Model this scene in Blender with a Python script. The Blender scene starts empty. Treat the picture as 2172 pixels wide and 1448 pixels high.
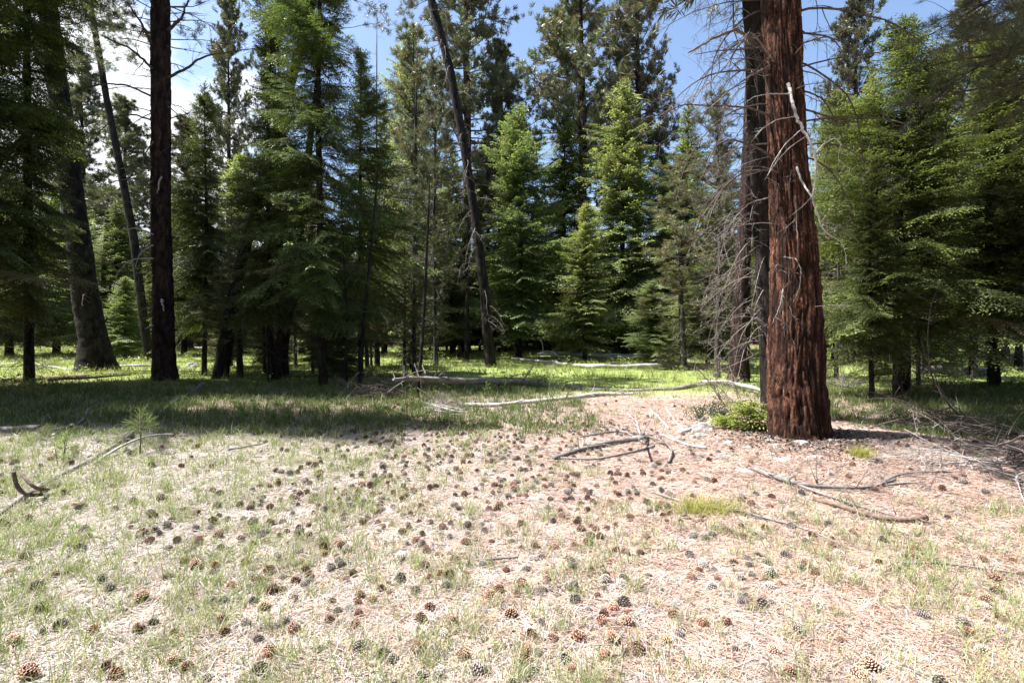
import bpy, math, numpy as np
R_ = math.radians
# ------------------------------------------------------------------ camera, world, sun, exposure
F, HX, HY, CH = 1026.0, 1086.0, 705.0, 1.55      # focal length / principal column / horizon row in photo pixels, eye height
scene = bpy.context.scene
col = scene.collection
cam = bpy.data.objects.new('camera', bpy.data.cameras.new('camera'))
col.objects.link(cam); scene.camera = cam
cam.location = (0, 0, CH); cam.rotation_euler = (R_(90), 0, 0)
cam.data.sensor_width = 36; cam.data.lens = 36 * F / 2172
cam.data.shift_y = -(724 - HY) / 2172
cam.data.clip_end = 3000; cam.data.clip_start = 0.05
SUN_EL, SUN_AZ = 61.0, 273.0     # azimuth clockwise from +Y (about due left)
sd = bpy.data.lights.new('sun', 'SUN'); sd.energy = 5.0; sd.angle = R_(0.53); sd.color = (1.0, 0.965, 0.965)
sun = bpy.data.objects.new('sun', sd); col.objects.link(sun)
sun.rotation_euler = (R_(90 - SUN_EL), 0, -R_(SUN_AZ) + math.pi)
w = bpy.data.worlds.new('World'); scene.world = w; w.use_nodes = True
nt = w.node_tree; nt.nodes.clear()
def N(nt, t, **k):
    n = nt.nodes.new(t)
    for a, b in k.items(): setattr(n, a, b)
    return n
sky = N(nt, 'ShaderNodeTexSky', sky_type='NISHITA'); sky.sun_disc = False
sky.sun_elevation = R_(SUN_EL); sky.sun_rotation = R_(SUN_AZ); sky.air_density = 1.0; sky.dust_density = 1.4; sky.ozone_density = 1.6
bg = N(nt, 'ShaderNodeBackground'); bg.inputs[1].default_value = 0.080
cb = N(nt, 'ShaderNodeBackground'); cb.inputs[0].default_value = (0.93, 0.96, 1, 1); cb.inputs[1].default_value = 0.40
tc = N(nt, 'ShaderNodeTexCoord'); sp = N(nt, 'ShaderNodeSeparateXYZ'); L = nt.links.new
L(tc.outputs['Generated'], sp.inputs[0])
ns = N(nt, 'ShaderNodeTexNoise'); ns.inputs['Scale'].default_value = 5.5; ns.inputs['Detail'].default_value = 9; ns.inputs['Roughness'].default_value = 0.58
mp = N(nt, 'ShaderNodeMapping'); mp.inputs['Scale'].default_value = (1, 1, 1.7); mp.inputs['Location'].default_value = (1.3, 0.4, 0.2)
L(tc.outputs['Generated'], mp.inputs[0]); L(mp.outputs[0], ns.inputs[0])
def math_(nt, op, a, b=None, clamp=False):
    m = N(nt, 'ShaderNodeMath', operation=op); m.use_clamp = clamp
    for i, v in enumerate((a, b)):
        if v is None: continue
        if isinstance(v, (int, float)): m.inputs[i].default_value = v
        else: nt.links.new(v, m.inputs[i])
    return m.outputs[0]
lowm = math_(nt, 'MULTIPLY', math_(nt, 'SUBTRACT', 0.36, sp.outputs[2]), 1.5)          # more cloud low down
leftm = math_(nt, 'MULTIPLY', math_(nt, 'SUBTRACT', -0.40, sp.outputs[0]), 1.9)        # and towards the left
dens = math_(nt, 'ADD', ns.outputs[0], math_(nt, 'MAXIMUM', math_(nt, 'MINIMUM', math_(nt, 'ADD', lowm, leftm), 0.26), -0.12))
fac = math_(nt, 'MULTIPLY', math_(nt, 'SUBTRACT', dens, 0.555), 7.0, True)
mx = N(nt, 'ShaderNodeMixShader'); L(fac, mx.inputs[0]); L(sky.outputs[0], bg.inputs[0]); L(bg.outputs[0], mx.inputs[1]); L(cb.outputs[0], mx.inputs[2])
wo = N(nt, 'ShaderNodeOutputWorld'); L(mx.outputs[0], wo.inputs[0])
scene.view_settings.view_transform = 'Standard'; scene.view_settings.look = 'None'
scene.view_settings.exposure = 1.80; scene.view_settings.gamma = 1.0
scene.render.resolution_x = 1024; scene.render.resolution_y = 682
try:
    scene.cycles.max_bounces = 6; scene.cycles.diffuse_bounces = 3; scene.cycles.transmission_bounces = 4
except Exception: pass

# ------------------------------------------------------------------ numeric helpers
rng = np.random.default_rng(11)
U = lambda a, b, n=None: rng.uniform(a, b, n)
def hash3(i, j, k):
    n = (i.astype(np.int64) * 73856093) ^ (j.astype(np.int64) * 19349663) ^ (k.astype(np.int64) * 83492791)
    n = (n ^ (n >> 13)) * 1274126177
    n = n ^ (n >> 16)
    return (n & 0xFFFF) / 65535.0
def vn(x, y, z=0.0):
    x, y, z = np.broadcast_arrays(np.asarray(x, float), np.asarray(y, float), np.asarray(z, float))
    i, j, k = np.floor(x), np.floor(y), np.floor(z)
    f, g, h = x - i, y - j, z - k
    f, g, h = f*f*(3-2*f), g*g*(3-2*g), h*h*(3-2*h)
    r = 0
    for a in (0, 1):
        for b in (0, 1):
            for c in (0, 1):
                r = r + hash3(i+a, j+b, k+c) * (f if a else 1-f) * (g if b else 1-g) * (h if c else 1-h)
    return r
def fbm(x, y, z=0.0, o=3):
    s, a, t = 0, 0.5, 0
    for q in range(o):
        s = s + a * vn(x*2**q+q*7.1, y*2**q+q*3.3, z*2**q); t += a; a *= 0.5
    return s / t
def sm(a, b, x):
    t = np.clip((x - a) / (b - a), 0, 1); return t*t*(3-2*t)
BX, BY = 3.88, 6.55                               # the big red-barked tree
def tz(x, y):
    x = np.asarray(x, float); y = np.asarray(y, float)
    d2 = (x-BX)**2 + (y-BY)**2
    z = 0.15*np.exp(-d2/(2*1.1**2)) + 0.09*np.exp(-((x-5.3)**2+(y-6.3)**2)/0.6)
    z = z + (fbm(x*0.35+9, y*0.35, 0, 2)-0.5)*0.10 + (fbm(x*1.3, y*1.3, 3.3, 3)-0.5)*0.05
    bank = sm(44, 66, y + 6*(vn(x*0.06, 2.2)-0.5)) * (0.9+2.6*sm(-14, 12, x)) + sm(62, 170, y)*7
    return z + bank
def gp(px, py):
    """ground point seen at photo pixel (px, py)"""
    Y = CH*F/max(py-HY, 4)
    for _ in range(6):
        x = (px-HX)/F*Y; Y = (CH-float(tz(x, Y)))*F/max(py-HY, 4)
    x = (px-HX)/F*Y
    return np.array([x, Y, float(tz(x, Y))])
def at(px, py, Y): return np.array([(px-HX)/F*Y, Y, CH+(HY-py)/F*Y])
def unit(v): return v/(np.linalg.norm(v, axis=-1, keepdims=True)+1e-9)

class MB:
    """collects quads / triangles and builds ONE mesh object"""
    def __init__(s): s.v = []; s.q = []; s.t = []; s.qm = []; s.tm = []; s.n = 0; s.sm = True; s.attr = []
    def add(s, V, Q=None, T=None, m=0, att=None):
        V = np.asarray(V, float).reshape(-1, 3)
        s.v.append(V)
        s.attr.append(np.zeros(len(V)) if att is None else att)
        if Q is not None and len(Q): Q = np.asarray(Q, int).reshape(-1, 4)+s.n; s.q.append(Q); s.qm.append(np.full(len(Q), m) if np.isscalar(m) else m)
        if T is not None and len(T): T = np.asarray(T, int).reshape(-1, 3)+s.n; s.t.append(T); s.tm.append(np.full(len(T), m) if np.isscalar(m) else m)
        s.n += len(V)
    def quads(s, P, m=0):                        # P (n,4,3)
        n = len(P)
        if n: s.add(P.reshape(-1, 3), np.arange(4*n).reshape(n, 4), m=m)
    def tube(s, P, R, n=6, m=0, cap=True):
        P = np.asarray(P, float); R = np.broadcast_to(np.asarray(R, float), (len(P),))
        T = unit(np.gradient(P, axis=0))
        ref = np.array([0, 0, 1.0]) if abs(T[:, 2]).mean() < 0.75 else np.array([1.0, 0.13, 0])
        A = unit(np.cross(T, ref)); B = np.cross(T, A)
        a = np.linspace(0, 2*np.pi, n, endpoint=False)
        V = P[:, None, :] + R[:, None, None]*(A[:, None, :]*np.cos(a)[None, :, None] + B[:, None, :]*np.sin(a)[None, :, None])
        k = len(P); i = np.arange(k-1)[:, None]*n; j = np.arange(n)[None, :]; j2 = (j+1) % n
        Q = np.stack([i+j, i+j2, i+n+j2, i+n+j], -1).reshape(-1, 4)
        V = V.reshape(-1, 3)
        if cap:
            V = np.vstack([V, P[0], P[-1]]); c0, c1 = k*n, k*n+1; jj = np.arange(n); b = (k-1)*n
            Tt = np.vstack([np.stack([np.full(n, c0), (jj+1) % n, jj], -1), np.stack([np.full(n, c1), b+jj, b+(jj+1) % n], -1)])
            s.add(V, Q, Tt, m)
        else: s.add(V, Q, None, m)
    def build(s, name, mats, parent=None, loc=None, attr=None):
        me = bpy.data.meshes.new(name)
        V = np.vstack(s.v) if s.v else np.zeros((0, 3))
        org = np.array(loc if loc is not None else (0, 0, 0), float)
        V = V - org
        q = np.vstack(s.q) if s.q else np.zeros((0, 4), int); t = np.vstack(s.t) if s.t else np.zeros((0, 3), int)
        me.vertices.add(len(V)); me.vertices.foreach_set('co', V.ravel())
        lo = np.concatenate([q.ravel(), t.ravel()]); me.loops.add(len(lo)); me.loops.foreach_set('vertex_index', lo.astype(np.int32))
        st = np.concatenate([np.arange(len(q))*4, len(q)*4+np.arange(len(t))*3]).astype(np.int32)
        me.polygons.add(len(st)); me.polygons.foreach_set('loop_start', st)
        try: me.polygons.foreach_set('loop_total', np.concatenate([np.full(len(q), 4), np.full(len(t), 3)]).astype(np.int32))
        except Exception: pass
        mi = np.concatenate(([np.concatenate(s.qm)] if s.qm else []) + ([np.concatenate(s.tm)] if s.tm else [])) if len(st) else np.zeros(0)
        for m in (mats if isinstance(mats, (list, tuple)) else [mats]): me.materials.append(m)
        me.polygons.foreach_set('material_index', mi.astype(np.int32))
        me.update(calc_edges=True)
        me.polygons.foreach_set('use_smooth', np.full(len(st), s.sm))
        if attr:
            a = me.attributes.new(attr, 'FLOAT', 'POINT'); a.data.foreach_set('value', np.concatenate(s.attr).astype(np.float32))
        o = bpy.data.objects.new(name, me); col.objects.link(o)
        if parent is not None: o.parent = parent
        elif loc is not None: o.location = org
        if parent is not None and loc is not None: o.location = (0, 0, 0)
        return o
def tag(o, label=None, cat=None, group=None, kind=None):
    if label: o['label'] = label
    if cat: o['category'] = cat
    if group: o['group'] = group
    if kind: o['kind'] = kind
    return o
def empty(name, loc, label, cat, group=None):
    o = bpy.data.objects.new(name, None); col.objects.link(o); o.location = loc; o.empty_display_size = 0.2
    return tag(o, label, cat, group)
def copy_tree(o, parent=None):
    c = o.copy(); col.objects.link(c)
    if parent is not None: c.parent = parent
    for ch in list(o.children): copy_tree(ch, c)
    return c

# ------------------------------------------------------------------ materials
def mat(name): 
    m = bpy.data.materials.new(name); m.use_nodes = True; nt = m.node_tree; nt.nodes.clear(); return m, nt
def ramp(nt, fac, stops):
    r = N(nt, 'ShaderNodeValToRGB'); e = r.color_ramp.elements
    while len(e) < len(stops): e.new(0.5)
    for k, (p, c) in enumerate(stops): e[k].position = p; e[k].color = (*c, 1)
    nt.links.new(fac, r.inputs[0]); return r.outputs[0]
def noise_(nt, scale, detail=3, rough=0.55, vec=None, sc=None, coord='Object'):
    tcn = N(nt, 'ShaderNodeTexCoord'); v = tcn.outputs[coord]
    if sc:
        mpp = N(nt, 'ShaderNodeMapping'); mpp.inputs['Scale'].default_value = sc; nt.links.new(v, mpp.inputs[0]); v = mpp.outputs[0]
    n = N(nt, 'ShaderNodeTexNoise'); n.inputs['Scale'].default_value = scale; n.inputs['Detail'].default_value = detail; n.inputs['Roughness'].default_value = rough
    nt.links.new(v, n.inputs[0]); return n.outputs[0]
def mixc(nt, fac, a, b, mode='MIX'):
    m = N(nt, 'ShaderNodeMix', data_type='RGBA', blend_type=mode)
    if isinstance(fac, (int, float)): m.inputs[0].default_value = fac
    else: nt.links.new(fac, m.inputs[0])
    for i, v in ((6, a), (7, b)):
        if isinstance(v, tuple): m.inputs[i].default_value = (*v, 1)
        else: nt.links.new(v, m.inputs[i])
    return m.outputs[2]
def bumpn(nt, h, strength, dist):
    b = N(nt, 'ShaderNodeBump'); b.inputs['Strength'].default_value = strength; b.inputs['Distance'].default_value = dist
    nt.links.new(h, b.inputs['Height']); return b.outputs[0]
def finish(nt, color, rough=0.85, bump=None, transl=0.0, spec=0.2, tcol=None):
    p = N(nt, 'ShaderNodeBsdfPrincipled'); p.inputs['Roughness'].default_value = rough; p.inputs['Specular IOR Level'].default_value = spec
    if isinstance(color, tuple): p.inputs['Base Color'].default_value = (*color, 1)
    else: nt.links.new(color, p.inputs['Base Color'])
    if bump is not None: nt.links.new(bump, p.inputs['Normal'])
    o = N(nt, 'ShaderNodeOutputMaterial'); out = p.outputs[0]
    if transl > 0:
        t = N(nt, 'ShaderNodeBsdfTranslucent'); c = mixc(nt, 1.0, color, tcol or (1.0, 1.0, 0.66), 'MULTIPLY')
        nt.links.new(c, t.inputs[0]); m = N(nt, 'ShaderNodeMixShader'); m.inputs[0].default_value = transl
        nt.links.new(out, m.inputs[1]); nt.links.new(t.outputs[0], m.inputs[2]); out = m.outputs[0]
    nt.links.new(out, o.inputs[0])
def leaf_mat(name, c1, c2, transl=0.35, rough=0.5, spec=0.35, sc=1.3):
    m, nt = mat(name)
    n = noise_(nt, sc, 4, 0.7)
    c = ramp(nt, n, [(0.32, c1), (0.68, c2)])
    oi = N(nt, 'ShaderNodeObjectInfo'); hs = N(nt, 'ShaderNodeHueSaturation')
    nt.links.new(math_(nt, 'ADD', math_(nt, 'MULTIPLY', oi.outputs['Random'], 0.55), 0.68), hs.inputs['Value'])
    nt.links.new(math_(nt, 'ADD', math_(nt, 'MULTIPLY', math_(nt, 'FRACT', math_(nt, 'MULTIPLY', oi.outputs['Random'], 7.3)), 0.035), 0.465), hs.inputs['Hue'])
    nt.links.new(c, hs.inputs['Color']); finish(nt, hs.outputs[0], rough, None, transl, spec); return m
M = {}
M['fir'] = leaf_mat('fir_needles', (0.050, 0.074, 0.021), (0.105, 0.142, 0.040), 0.35, 0.55, 0.2)
M['fir_tip'] = leaf_mat('fir_new_growth', (0.095, 0.150, 0.038), (0.165, 0.225, 0.058), 0.40)
M['firl'] = leaf_mat('light_fir_needles', (0.095, 0.135, 0.050), (0.160, 0.205, 0.080), 0.4)
M['firl_tip'] = leaf_mat('light_fir_new_growth', (0.18, 0.24, 0.075), (0.28, 0.34, 0.12), 0.45)
M['fir_mid'] = leaf_mat('mid_fir_needles', (0.062, 0.092, 0.028), (0.120, 0.160, 0.050), 0.38, 0.5, 0.25)
M['pine'] = leaf_mat('pine_needles', (0.075, 0.100, 0.048), (0.145, 0.170, 0.085), 0.28, 0.42, 0.5)
M['pine_old'] = leaf_mat('pine_old_needles', (0.13, 0.12, 0.055), (0.20, 0.17, 0.09), 0.28)
M['rust'] = leaf_mat('dead_rust_needles', (0.22, 0.08, 0.03), (0.34, 0.14, 0.05), 0.25)
M['shrub'] = leaf_mat('shrub_leaves', (0.045, 0.085, 0.03), (0.09, 0.14, 0.055), 0.25, 0.35, 0.5)
M['cover'] = leaf_mat('cover_leaves', (0.12, 0.21, 0.045), (0.22, 0.33, 0.08), 0.4)
M['seedling'] = leaf_mat('seedling_needles', (0.22, 0.33, 0.07), (0.34, 0.46, 0.13), 0.45)
M['grass'] = leaf_mat('grass_blades', (0.17, 0.245, 0.085), (0.31, 0.38, 0.155), 0.38, 0.5, 0.3, 2.5)
M['shade_grass'] = leaf_mat('shade_grass_blades', (0.065, 0.105, 0.028), (0.13, 0.18, 0.055), 0.35, 0.55, 0.2, 2.5)  # darker grass for the shaded strips, their shade put into the blade colour
M['grass_dry'] = leaf_mat('dry_grass_blades', (0.33, 0.30, 0.23), (0.52, 0.48, 0.41), 0.3, 0.6, 0.2, 2.5)
M['meadow'] = leaf_mat('meadow_blades', (0.16, 0.235, 0.06), (0.29, 0.36, 0.12), 0.42, 0.5, 0.3, 0.6)
M['tussock'] = leaf_mat('tussock_blades', (0.30, 0.34, 0.07), (0.44, 0.44, 0.12), 0.35, 0.5, 0.3, 4)
M['needle_a'] = leaf_mat('orange_fallen_needles', (0.42, 0.26, 0.18), (0.68, 0.50, 0.40), 0.12, 0.5, 0.3, 3)
M['needle_c'] = leaf_mat('dark_fallen_needles', (0.07, 0.052, 0.04), (0.17, 0.125, 0.095), 0.05, 0.5, 0.3, 3)
M['needle_b'] = leaf_mat('grey_fallen_needles', (0.29, 0.245, 0.22), (0.62, 0.55, 0.53), 0.12, 0.5, 0.3, 3)
def bark_mat(name, dark, mid, lite, sc=9, stretch=0.16, dist=0.02, attr=None, cover=0.5):
    m, nt = mat(name)
    n1 = noise_(nt, sc, 7, 0.72, sc=(1, 1, stretch)); n2 = noise_(nt, sc*4.5, 5, 0.7, sc=(1, 1, stretch*1.7)); n3 = noise_(nt, sc*0.35, 3, 0.5, sc=(1, 1, 0.5))
    h = math_(nt, 'ADD', math_(nt, 'MULTIPLY', n1, 0.65), math_(nt, 'MULTIPLY', n2, 0.5))
    c = ramp(nt, h, [(0.44, dark), (0.57, mid), (0.72, lite)])
    c = mixc(nt, math_(nt, 'MULTIPLY', math_(nt, 'SUBTRACT', n3, 0.35), 0.9, True), c, tuple(0.5*a+0.5*b for a, b in zip(mid, dark)))
    if attr:
        at_ = N(nt, 'ShaderNodeAttribute', attribute_name=attr)
        c = mixc(nt, math_(nt, 'SUBTRACT', 1.0, math_(nt, 'MULTIPLY', at_.outputs['Fac'], 1.5, True)), c, tuple(0.75*a for a in dark))
    finish(nt, c, 0.92, bumpn(nt, h, 0.9, dist), 0, 0.12); return m
M['red_bark'] = bark_mat('red_pine_bark', (0.009, 0.006, 0.005), (0.048, 0.022, 0.015), (0.27, 0.135, 0.082), 13, 0.24, 0.035, 'ridge')
M['brown_bark'] = bark_mat('brown_bark', (0.014, 0.009, 0.008), (0.040, 0.026, 0.021), (0.105, 0.068, 0.054), 10, 0.2, 0.03, 'ridge')
M['dark_bark'] = bark_mat('dark_bark', (0.009, 0.008, 0.007), (0.026, 0.022, 0.019), (0.065, 0.056, 0.049), 12, 0.2, 0.02, 'ridge')
M['grey_bark'] = bark_mat('grey_bark', (0.022, 0.020, 0.018), (0.066, 0.060, 0.054), (0.15, 0.14, 0.125), 13, 0.25, 0.012, 'ridge')
M['twig'] = bark_mat('dead_twig', (0.06, 0.05, 0.045), (0.17, 0.145, 0.125), (0.32, 0.285, 0.25), 15, 0.5, 0.004)
M['twig_dark'] = bark_mat('dark_dead_twig', (0.03, 0.024, 0.022), (0.085, 0.066, 0.056), (0.18, 0.15, 0.13), 15, 0.5, 0.004)
def wood_mat(name, dark, mid, lite, s=(1, 1, 1)):
    m, nt = mat(name)
    n1 = noise_(nt, 5, 6, 0.6, sc=s); n2 = noise_(nt, 30, 5, 0.7, sc=s)
    h = math_(nt, 'ADD', math_(nt, 'MULTIPLY', n1, 0.5), math_(nt, 'MULTIPLY', n2, 0.5))
    finish(nt, ramp(nt, h, [(0.36, dark), (0.5, mid), (0.66, lite)]), 0.85, bumpn(nt, h, 0.8, 0.01), 0, 0.2); return m
M['white_wood'] = wood_mat('bleached_wood', (0.16, 0.14, 0.12), (0.36, 0.335, 0.31), (0.56, 0.53, 0.495), (0.5, 2.5, 2.5))
M['grey_wood'] = wood_mat('grey_weathered_wood', (0.055, 0.048, 0.043), (0.16, 0.145, 0.13), (0.34, 0.315, 0.29), (0.4, 3, 3))
M['brown_wood'] = wood_mat('brown_dead_wood', (0.045, 0.030, 0.022), (0.13, 0.092, 0.068), (0.26, 0.20, 0.16))
def rock_mat():
    m, nt = mat('pale_rock'); n1 = noise_(nt, 8, 7, 0.65); n2 = noise_(nt, 45, 4, 0.7)
    h = math_(nt, 'ADD', math_(nt, 'MULTIPLY', n1, 0.7), math_(nt, 'MULTIPLY', n2, 0.3))
    oi = N(nt, 'ShaderNodeObjectInfo')
    c = mixc(nt, oi.outputs['Random'], ramp(nt, h, [(0.35, (0.14, 0.128, 0.115)), (0.62, (0.42, 0.40, 0.37))]), ramp(nt, h, [(0.35, (0.12, 0.10, 0.09)), (0.65, (0.32, 0.28, 0.25))]))
    finish(nt, c, 0.85, bumpn(nt, h, 0.7, 0.015), 0, 0.25); return m
M['rock'] = rock_mat()
def cone_mats():
    out = []
    for nm, a, b, c, d in (('brown', (0.09, 0.038, 0.025), (0.21, 0.10, 0.066), (0.34, 0.19, 0.13), (0.58, 0.40, 0.30)),
                           ('grey', (0.11, 0.088, 0.075), (0.23, 0.19, 0.165), (0.36, 0.31, 0.275), (0.58, 0.52, 0.47))):
        for tip in (0, 1):
            m, nt = mat(nm+('_cone_tip' if tip else '_cone_scale')); n = noise_(nt, 60, 4, 0.7)
            oi = N(nt, 'ShaderNodeObjectInfo'); hs = N(nt, 'ShaderNodeHueSaturation')
            nt.links.new(math_(nt, 'ADD', math_(nt, 'MULTIPLY', oi.outputs['Random'], 0.7), 0.6), hs.inputs['Value'])
            nt.links.new(ramp(nt, n, [(0.35, c if tip else a), (0.65, d if tip else b)]), hs.inputs['Color'])
            finish(nt, hs.outputs[0], 0.65, None, 0, 0.3); out.append(m)
    return out
CM = cone_mats()
def ground_mat():
    m, nt = mat('forest_floor')
    geo = N(nt, 'ShaderNodeNewGeometry'); sx = N(nt, 'ShaderNodeSeparateXYZ'); nt.links.new(geo.outputs['Position'], sx.inputs[0]); X, Y = sx.outputs[0], sx.outputs[1]
    n0 = noise_(nt, 0.55, 4, 0.6); n1 = noise_(nt, 6, 6, 0.7); n2 = noise_(nt, 55, 6, 0.75); n3 = noise_(nt, 1.8, 5, 0.65); n4 = noise_(nt, 160, 3, 0.7, sc=(1, 0.35, 1))
    f = math_(nt, 'ADD', math_(nt, 'MULTIPLY', n2, 0.5), math_(nt, 'MULTIPLY', n4, 0.5))
    litter = ramp(nt, f, [(0.38, (0.10, 0.070, 0.055)), (0.47, (0.27, 0.195, 0.155)), (0.55, (0.42, 0.33, 0.27)), (0.66, (0.55, 0.49, 0.44))])
    straw = ramp(nt, f, [(0.38, (0.09, 0.078, 0.06)), (0.48, (0.22, 0.195, 0.16)), (0.64, (0.42, 0.38, 0.33))])
    mead = ramp(nt, f, [(0.34, (0.07, 0.09, 0.03)), (0.5, (0.18, 0.23, 0.065)), (0.68, (0.32, 0.35, 0.14))])
    dirt_shade = ramp(nt, f, [(0.34, (0.06, 0.042, 0.03)), (0.5, (0.15, 0.105, 0.075)), (0.7, (0.26, 0.18, 0.13))])
    # straw towards the left, orange needles around and in front of the red tree
    l = math_(nt, 'ADD', math_(nt, 'MULTIPLY', math_(nt, 'ADD', X, 0.9), 0.38), math_(nt, 'MULTIPLY', math_(nt, 'SUBTRACT', n3, 0.5), 3.2))
    c = mixc(nt, math_(nt, 'ADD', l, 0.35, True), straw, litter)
    gm = math_(nt, 'MULTIPLY', math_(nt, 'SUBTRACT', math_(nt, 'ADD', Y, math_(nt, 'MULTIPLY', math_(nt, 'SUBTRACT', n0, 0.5), 5.0)), 11.2), 0.5, True)
    c = mixc(nt, gm, c, mead)
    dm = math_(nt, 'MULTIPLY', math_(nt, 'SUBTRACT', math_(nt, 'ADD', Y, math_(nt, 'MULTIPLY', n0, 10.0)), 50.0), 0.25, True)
    c = mixc(nt, dm, c, dirt_shade)
    # shade of the left firs painted on as darker ground
    shade_l = math_(nt, 'MULTIPLY', math_(nt, 'MULTIPLY', math_(nt, 'SUBTRACT', math_(nt, 'MULTIPLY', X, -1.0), -0.8), 0.4, True), math_(nt, 'MULTIPLY', math_(nt, 'SUBTRACT', Y, 7.2), 0.8, True))
    shade_l = math_(nt, 'MULTIPLY', shade_l, math_(nt, 'MULTIPLY', math_(nt, 'SUBTRACT', 16.5, Y), 0.5, True))
    c = mixc(nt, math_(nt, 'MULTIPLY', shade_l, 0.85), c, dirt_shade)
    h = math_(nt, 'ADD', math_(nt, 'MULTIPLY', n1, 0.6), math_(nt, 'MULTIPLY', f, 0.5))
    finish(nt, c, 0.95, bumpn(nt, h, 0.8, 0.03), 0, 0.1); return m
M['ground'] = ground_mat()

# ------------------------------------------------------------------ ground sheet
def ground():
    ys = np.concatenate([-np.geomspace(400, 2, 14), np.arange(-1.8, 1.5, 0.3), 1.5*np.exp(np.linspace(0, math.log(14/1.5), 260)), 14*np.exp(np.linspace(0.02, math.log(1500/14), 150))])
    t = np.linspace(-1, 1, 321); 
    V = []; 
    Yg = np.repeat(ys[:, None], 321, 1)
    W = np.maximum(6, np.abs(ys)*1.6+3)[:, None]
    Xg = t[None, :]*W*(1+0.8*t[None, :]**4)
    Z = tz(Xg, Yg)
    n = 321; k = len(ys); i = np.arange(k-1)[:, None]*n; j = np.arange(n-1)[None, :]
    Q = np.stack([i+j, i+j+1, i+n+j+1, i+n+j], -1)
    mb = MB(); mb.add(np.stack([Xg, Yg, Z], -1), Q); o = mb.build('ground', M['ground']); tag(o, kind='structure')
ground()

# ------------------------------------------------------------------ trunks, dead limbs
def trunk_mb(zs, xs, ys, rs, nseg=14, dz=0.25, amp=0.06, flare=0.35, fh=0.4, seed=0, lobes=5, plates=5.0):
    """zs increasing; bark ridges are modelled; 'ridge' attribute is the height of the bark plate"""
    mb = MB(); n = max(3, int((zs[-1]-zs[0])/dz)); z = np.linspace(zs[0], zs[-1], n)
    x = np.interp(z, zs, xs); y = np.interp(z, zs, ys); r = np.interp(z, zs, rs)
    if n > 8:
        k = np.ones(5)/5; pad = lambda a: np.convolve(np.pad(a, 2, 'edge'), k, 'valid'); x, y = pad(x), pad(y)
    a = np.linspace(0, 2*np.pi, nseg, endpoint=False)
    A, Z = np.meshgrid(a, z); h = (Z-zs[0])
    u = A/(2*np.pi)
    rid = np.zeros_like(A)
    cx, sy_ = np.cos(A), np.sin(A)
    wx = vn(cx*3+seed, sy_*3, Z*1.2)*1.1
    n1 = fbm(cx*plates+wx+seed*3, sy_*plates+wx, Z*1.5+seed, 3); n2 = fbm(cx*plates*2.1+wx+9, sy_*plates*2.1+wx, Z*4.5+seed, 2)
    rid = np.clip(np.minimum(np.abs(n1-0.5)*6.0, 0.35+np.abs(n2-0.5)*6.0), 0, 1)
    fl = 1+flare*np.exp(-h/fh)*(1+0.5*np.cos(A*lobes+seed)*np.exp(-h/(fh*0.9))+0.3*np.cos(A*2+seed*2))
    rr = r[:, None]*(fl*(1+0.05*(vn(cx*1.2+seed, sy_*1.2, Z*0.7)-0.5)*2) + amp*(rid-0.9) + amp*0.45*(vn(cx*22, sy_*22, Z*14)-0.5) + amp*0.5*(vn(cx*7, sy_*7, Z*3+4)-0.5))
    V = np.stack([x[:, None]+rr*cx, y[:, None]+rr*sy_, Z], -1).reshape(-1, 3)
    i = np.arange(n-1)[:, None]*nseg; j = np.arange(nseg)[None, :]; j2 = (j+1) % nseg
    Q = np.stack([i+j, i+j2, i+nseg+j2, i+nseg+j], -1).reshape(-1, 4)
    V = np.vstack([V, [x[-1], y[-1], z[-1]+r[-1]]]); jj = np.arange(nseg); b = (n-1)*nseg
    mb.add(V, Q, np.stack([b+jj, b+(jj+1) % nseg, np.full(nseg, n*nseg)], -1), att=np.append(rid.ravel(), 0.5))
    return mb
def walk(p, d, L, n, curl=0.0, grav=0.0, jit=0.1, ax=None):
    p = np.array(p, float); d = unit(np.array(d, float)); P = [p.copy()]; st = L/n
    ax = unit(rng.normal(size=3)) if ax is None else np.array(ax, float)
    for i in range(n):
        d = d + np.cross(ax, d)*curl*st + np.array([0, 0, -grav*st]) + rng.normal(size=3)*jit*st
        d = unit(d); p = p + d*st; P.append(p.copy())
    return np.array(P)
def limb(mb, p, d, L, r, grav=0.3, curl=0.5, jit=0.5, sub=6, lvl=1, n=5, m=0, sublen=0.45, sgrav=None, sc=1.0, start=0.2):
    """a dead limb with hanging side twigs"""
    k = max(4, int(L/0.12)) if L < 1.5 else 12
    P = walk(p, d, L, k, curl, grav, jit); R = np.linspace(r, r*0.25, len(P)); mb.tube(P, R, n, m)
    if lvl > 0:
        for _ in range(sub):
            i = int(len(P)*U(start, 0.98)); i = min(i, len(P)-2); t = unit(P[i+1]-P[i])
            s = unit(rng.normal(size=3)); d2 = unit(t*0.6+s*0.9+np.array([0, 0, -0.1]))
            l2 = L*sublen*U(0.35, 1.1)*(1-0.4*i/len(P))
            limb(mb, P[i], d2, l2, max(R[i]*0.55, 0.0026*sc), (grav if sgrav is None else sgrav), curl*1.8, jit*1.4, max(2, int(sub*0.6)), lvl-1, max(3, n-1), m, sublen, sgrav, sc)
    return P

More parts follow.
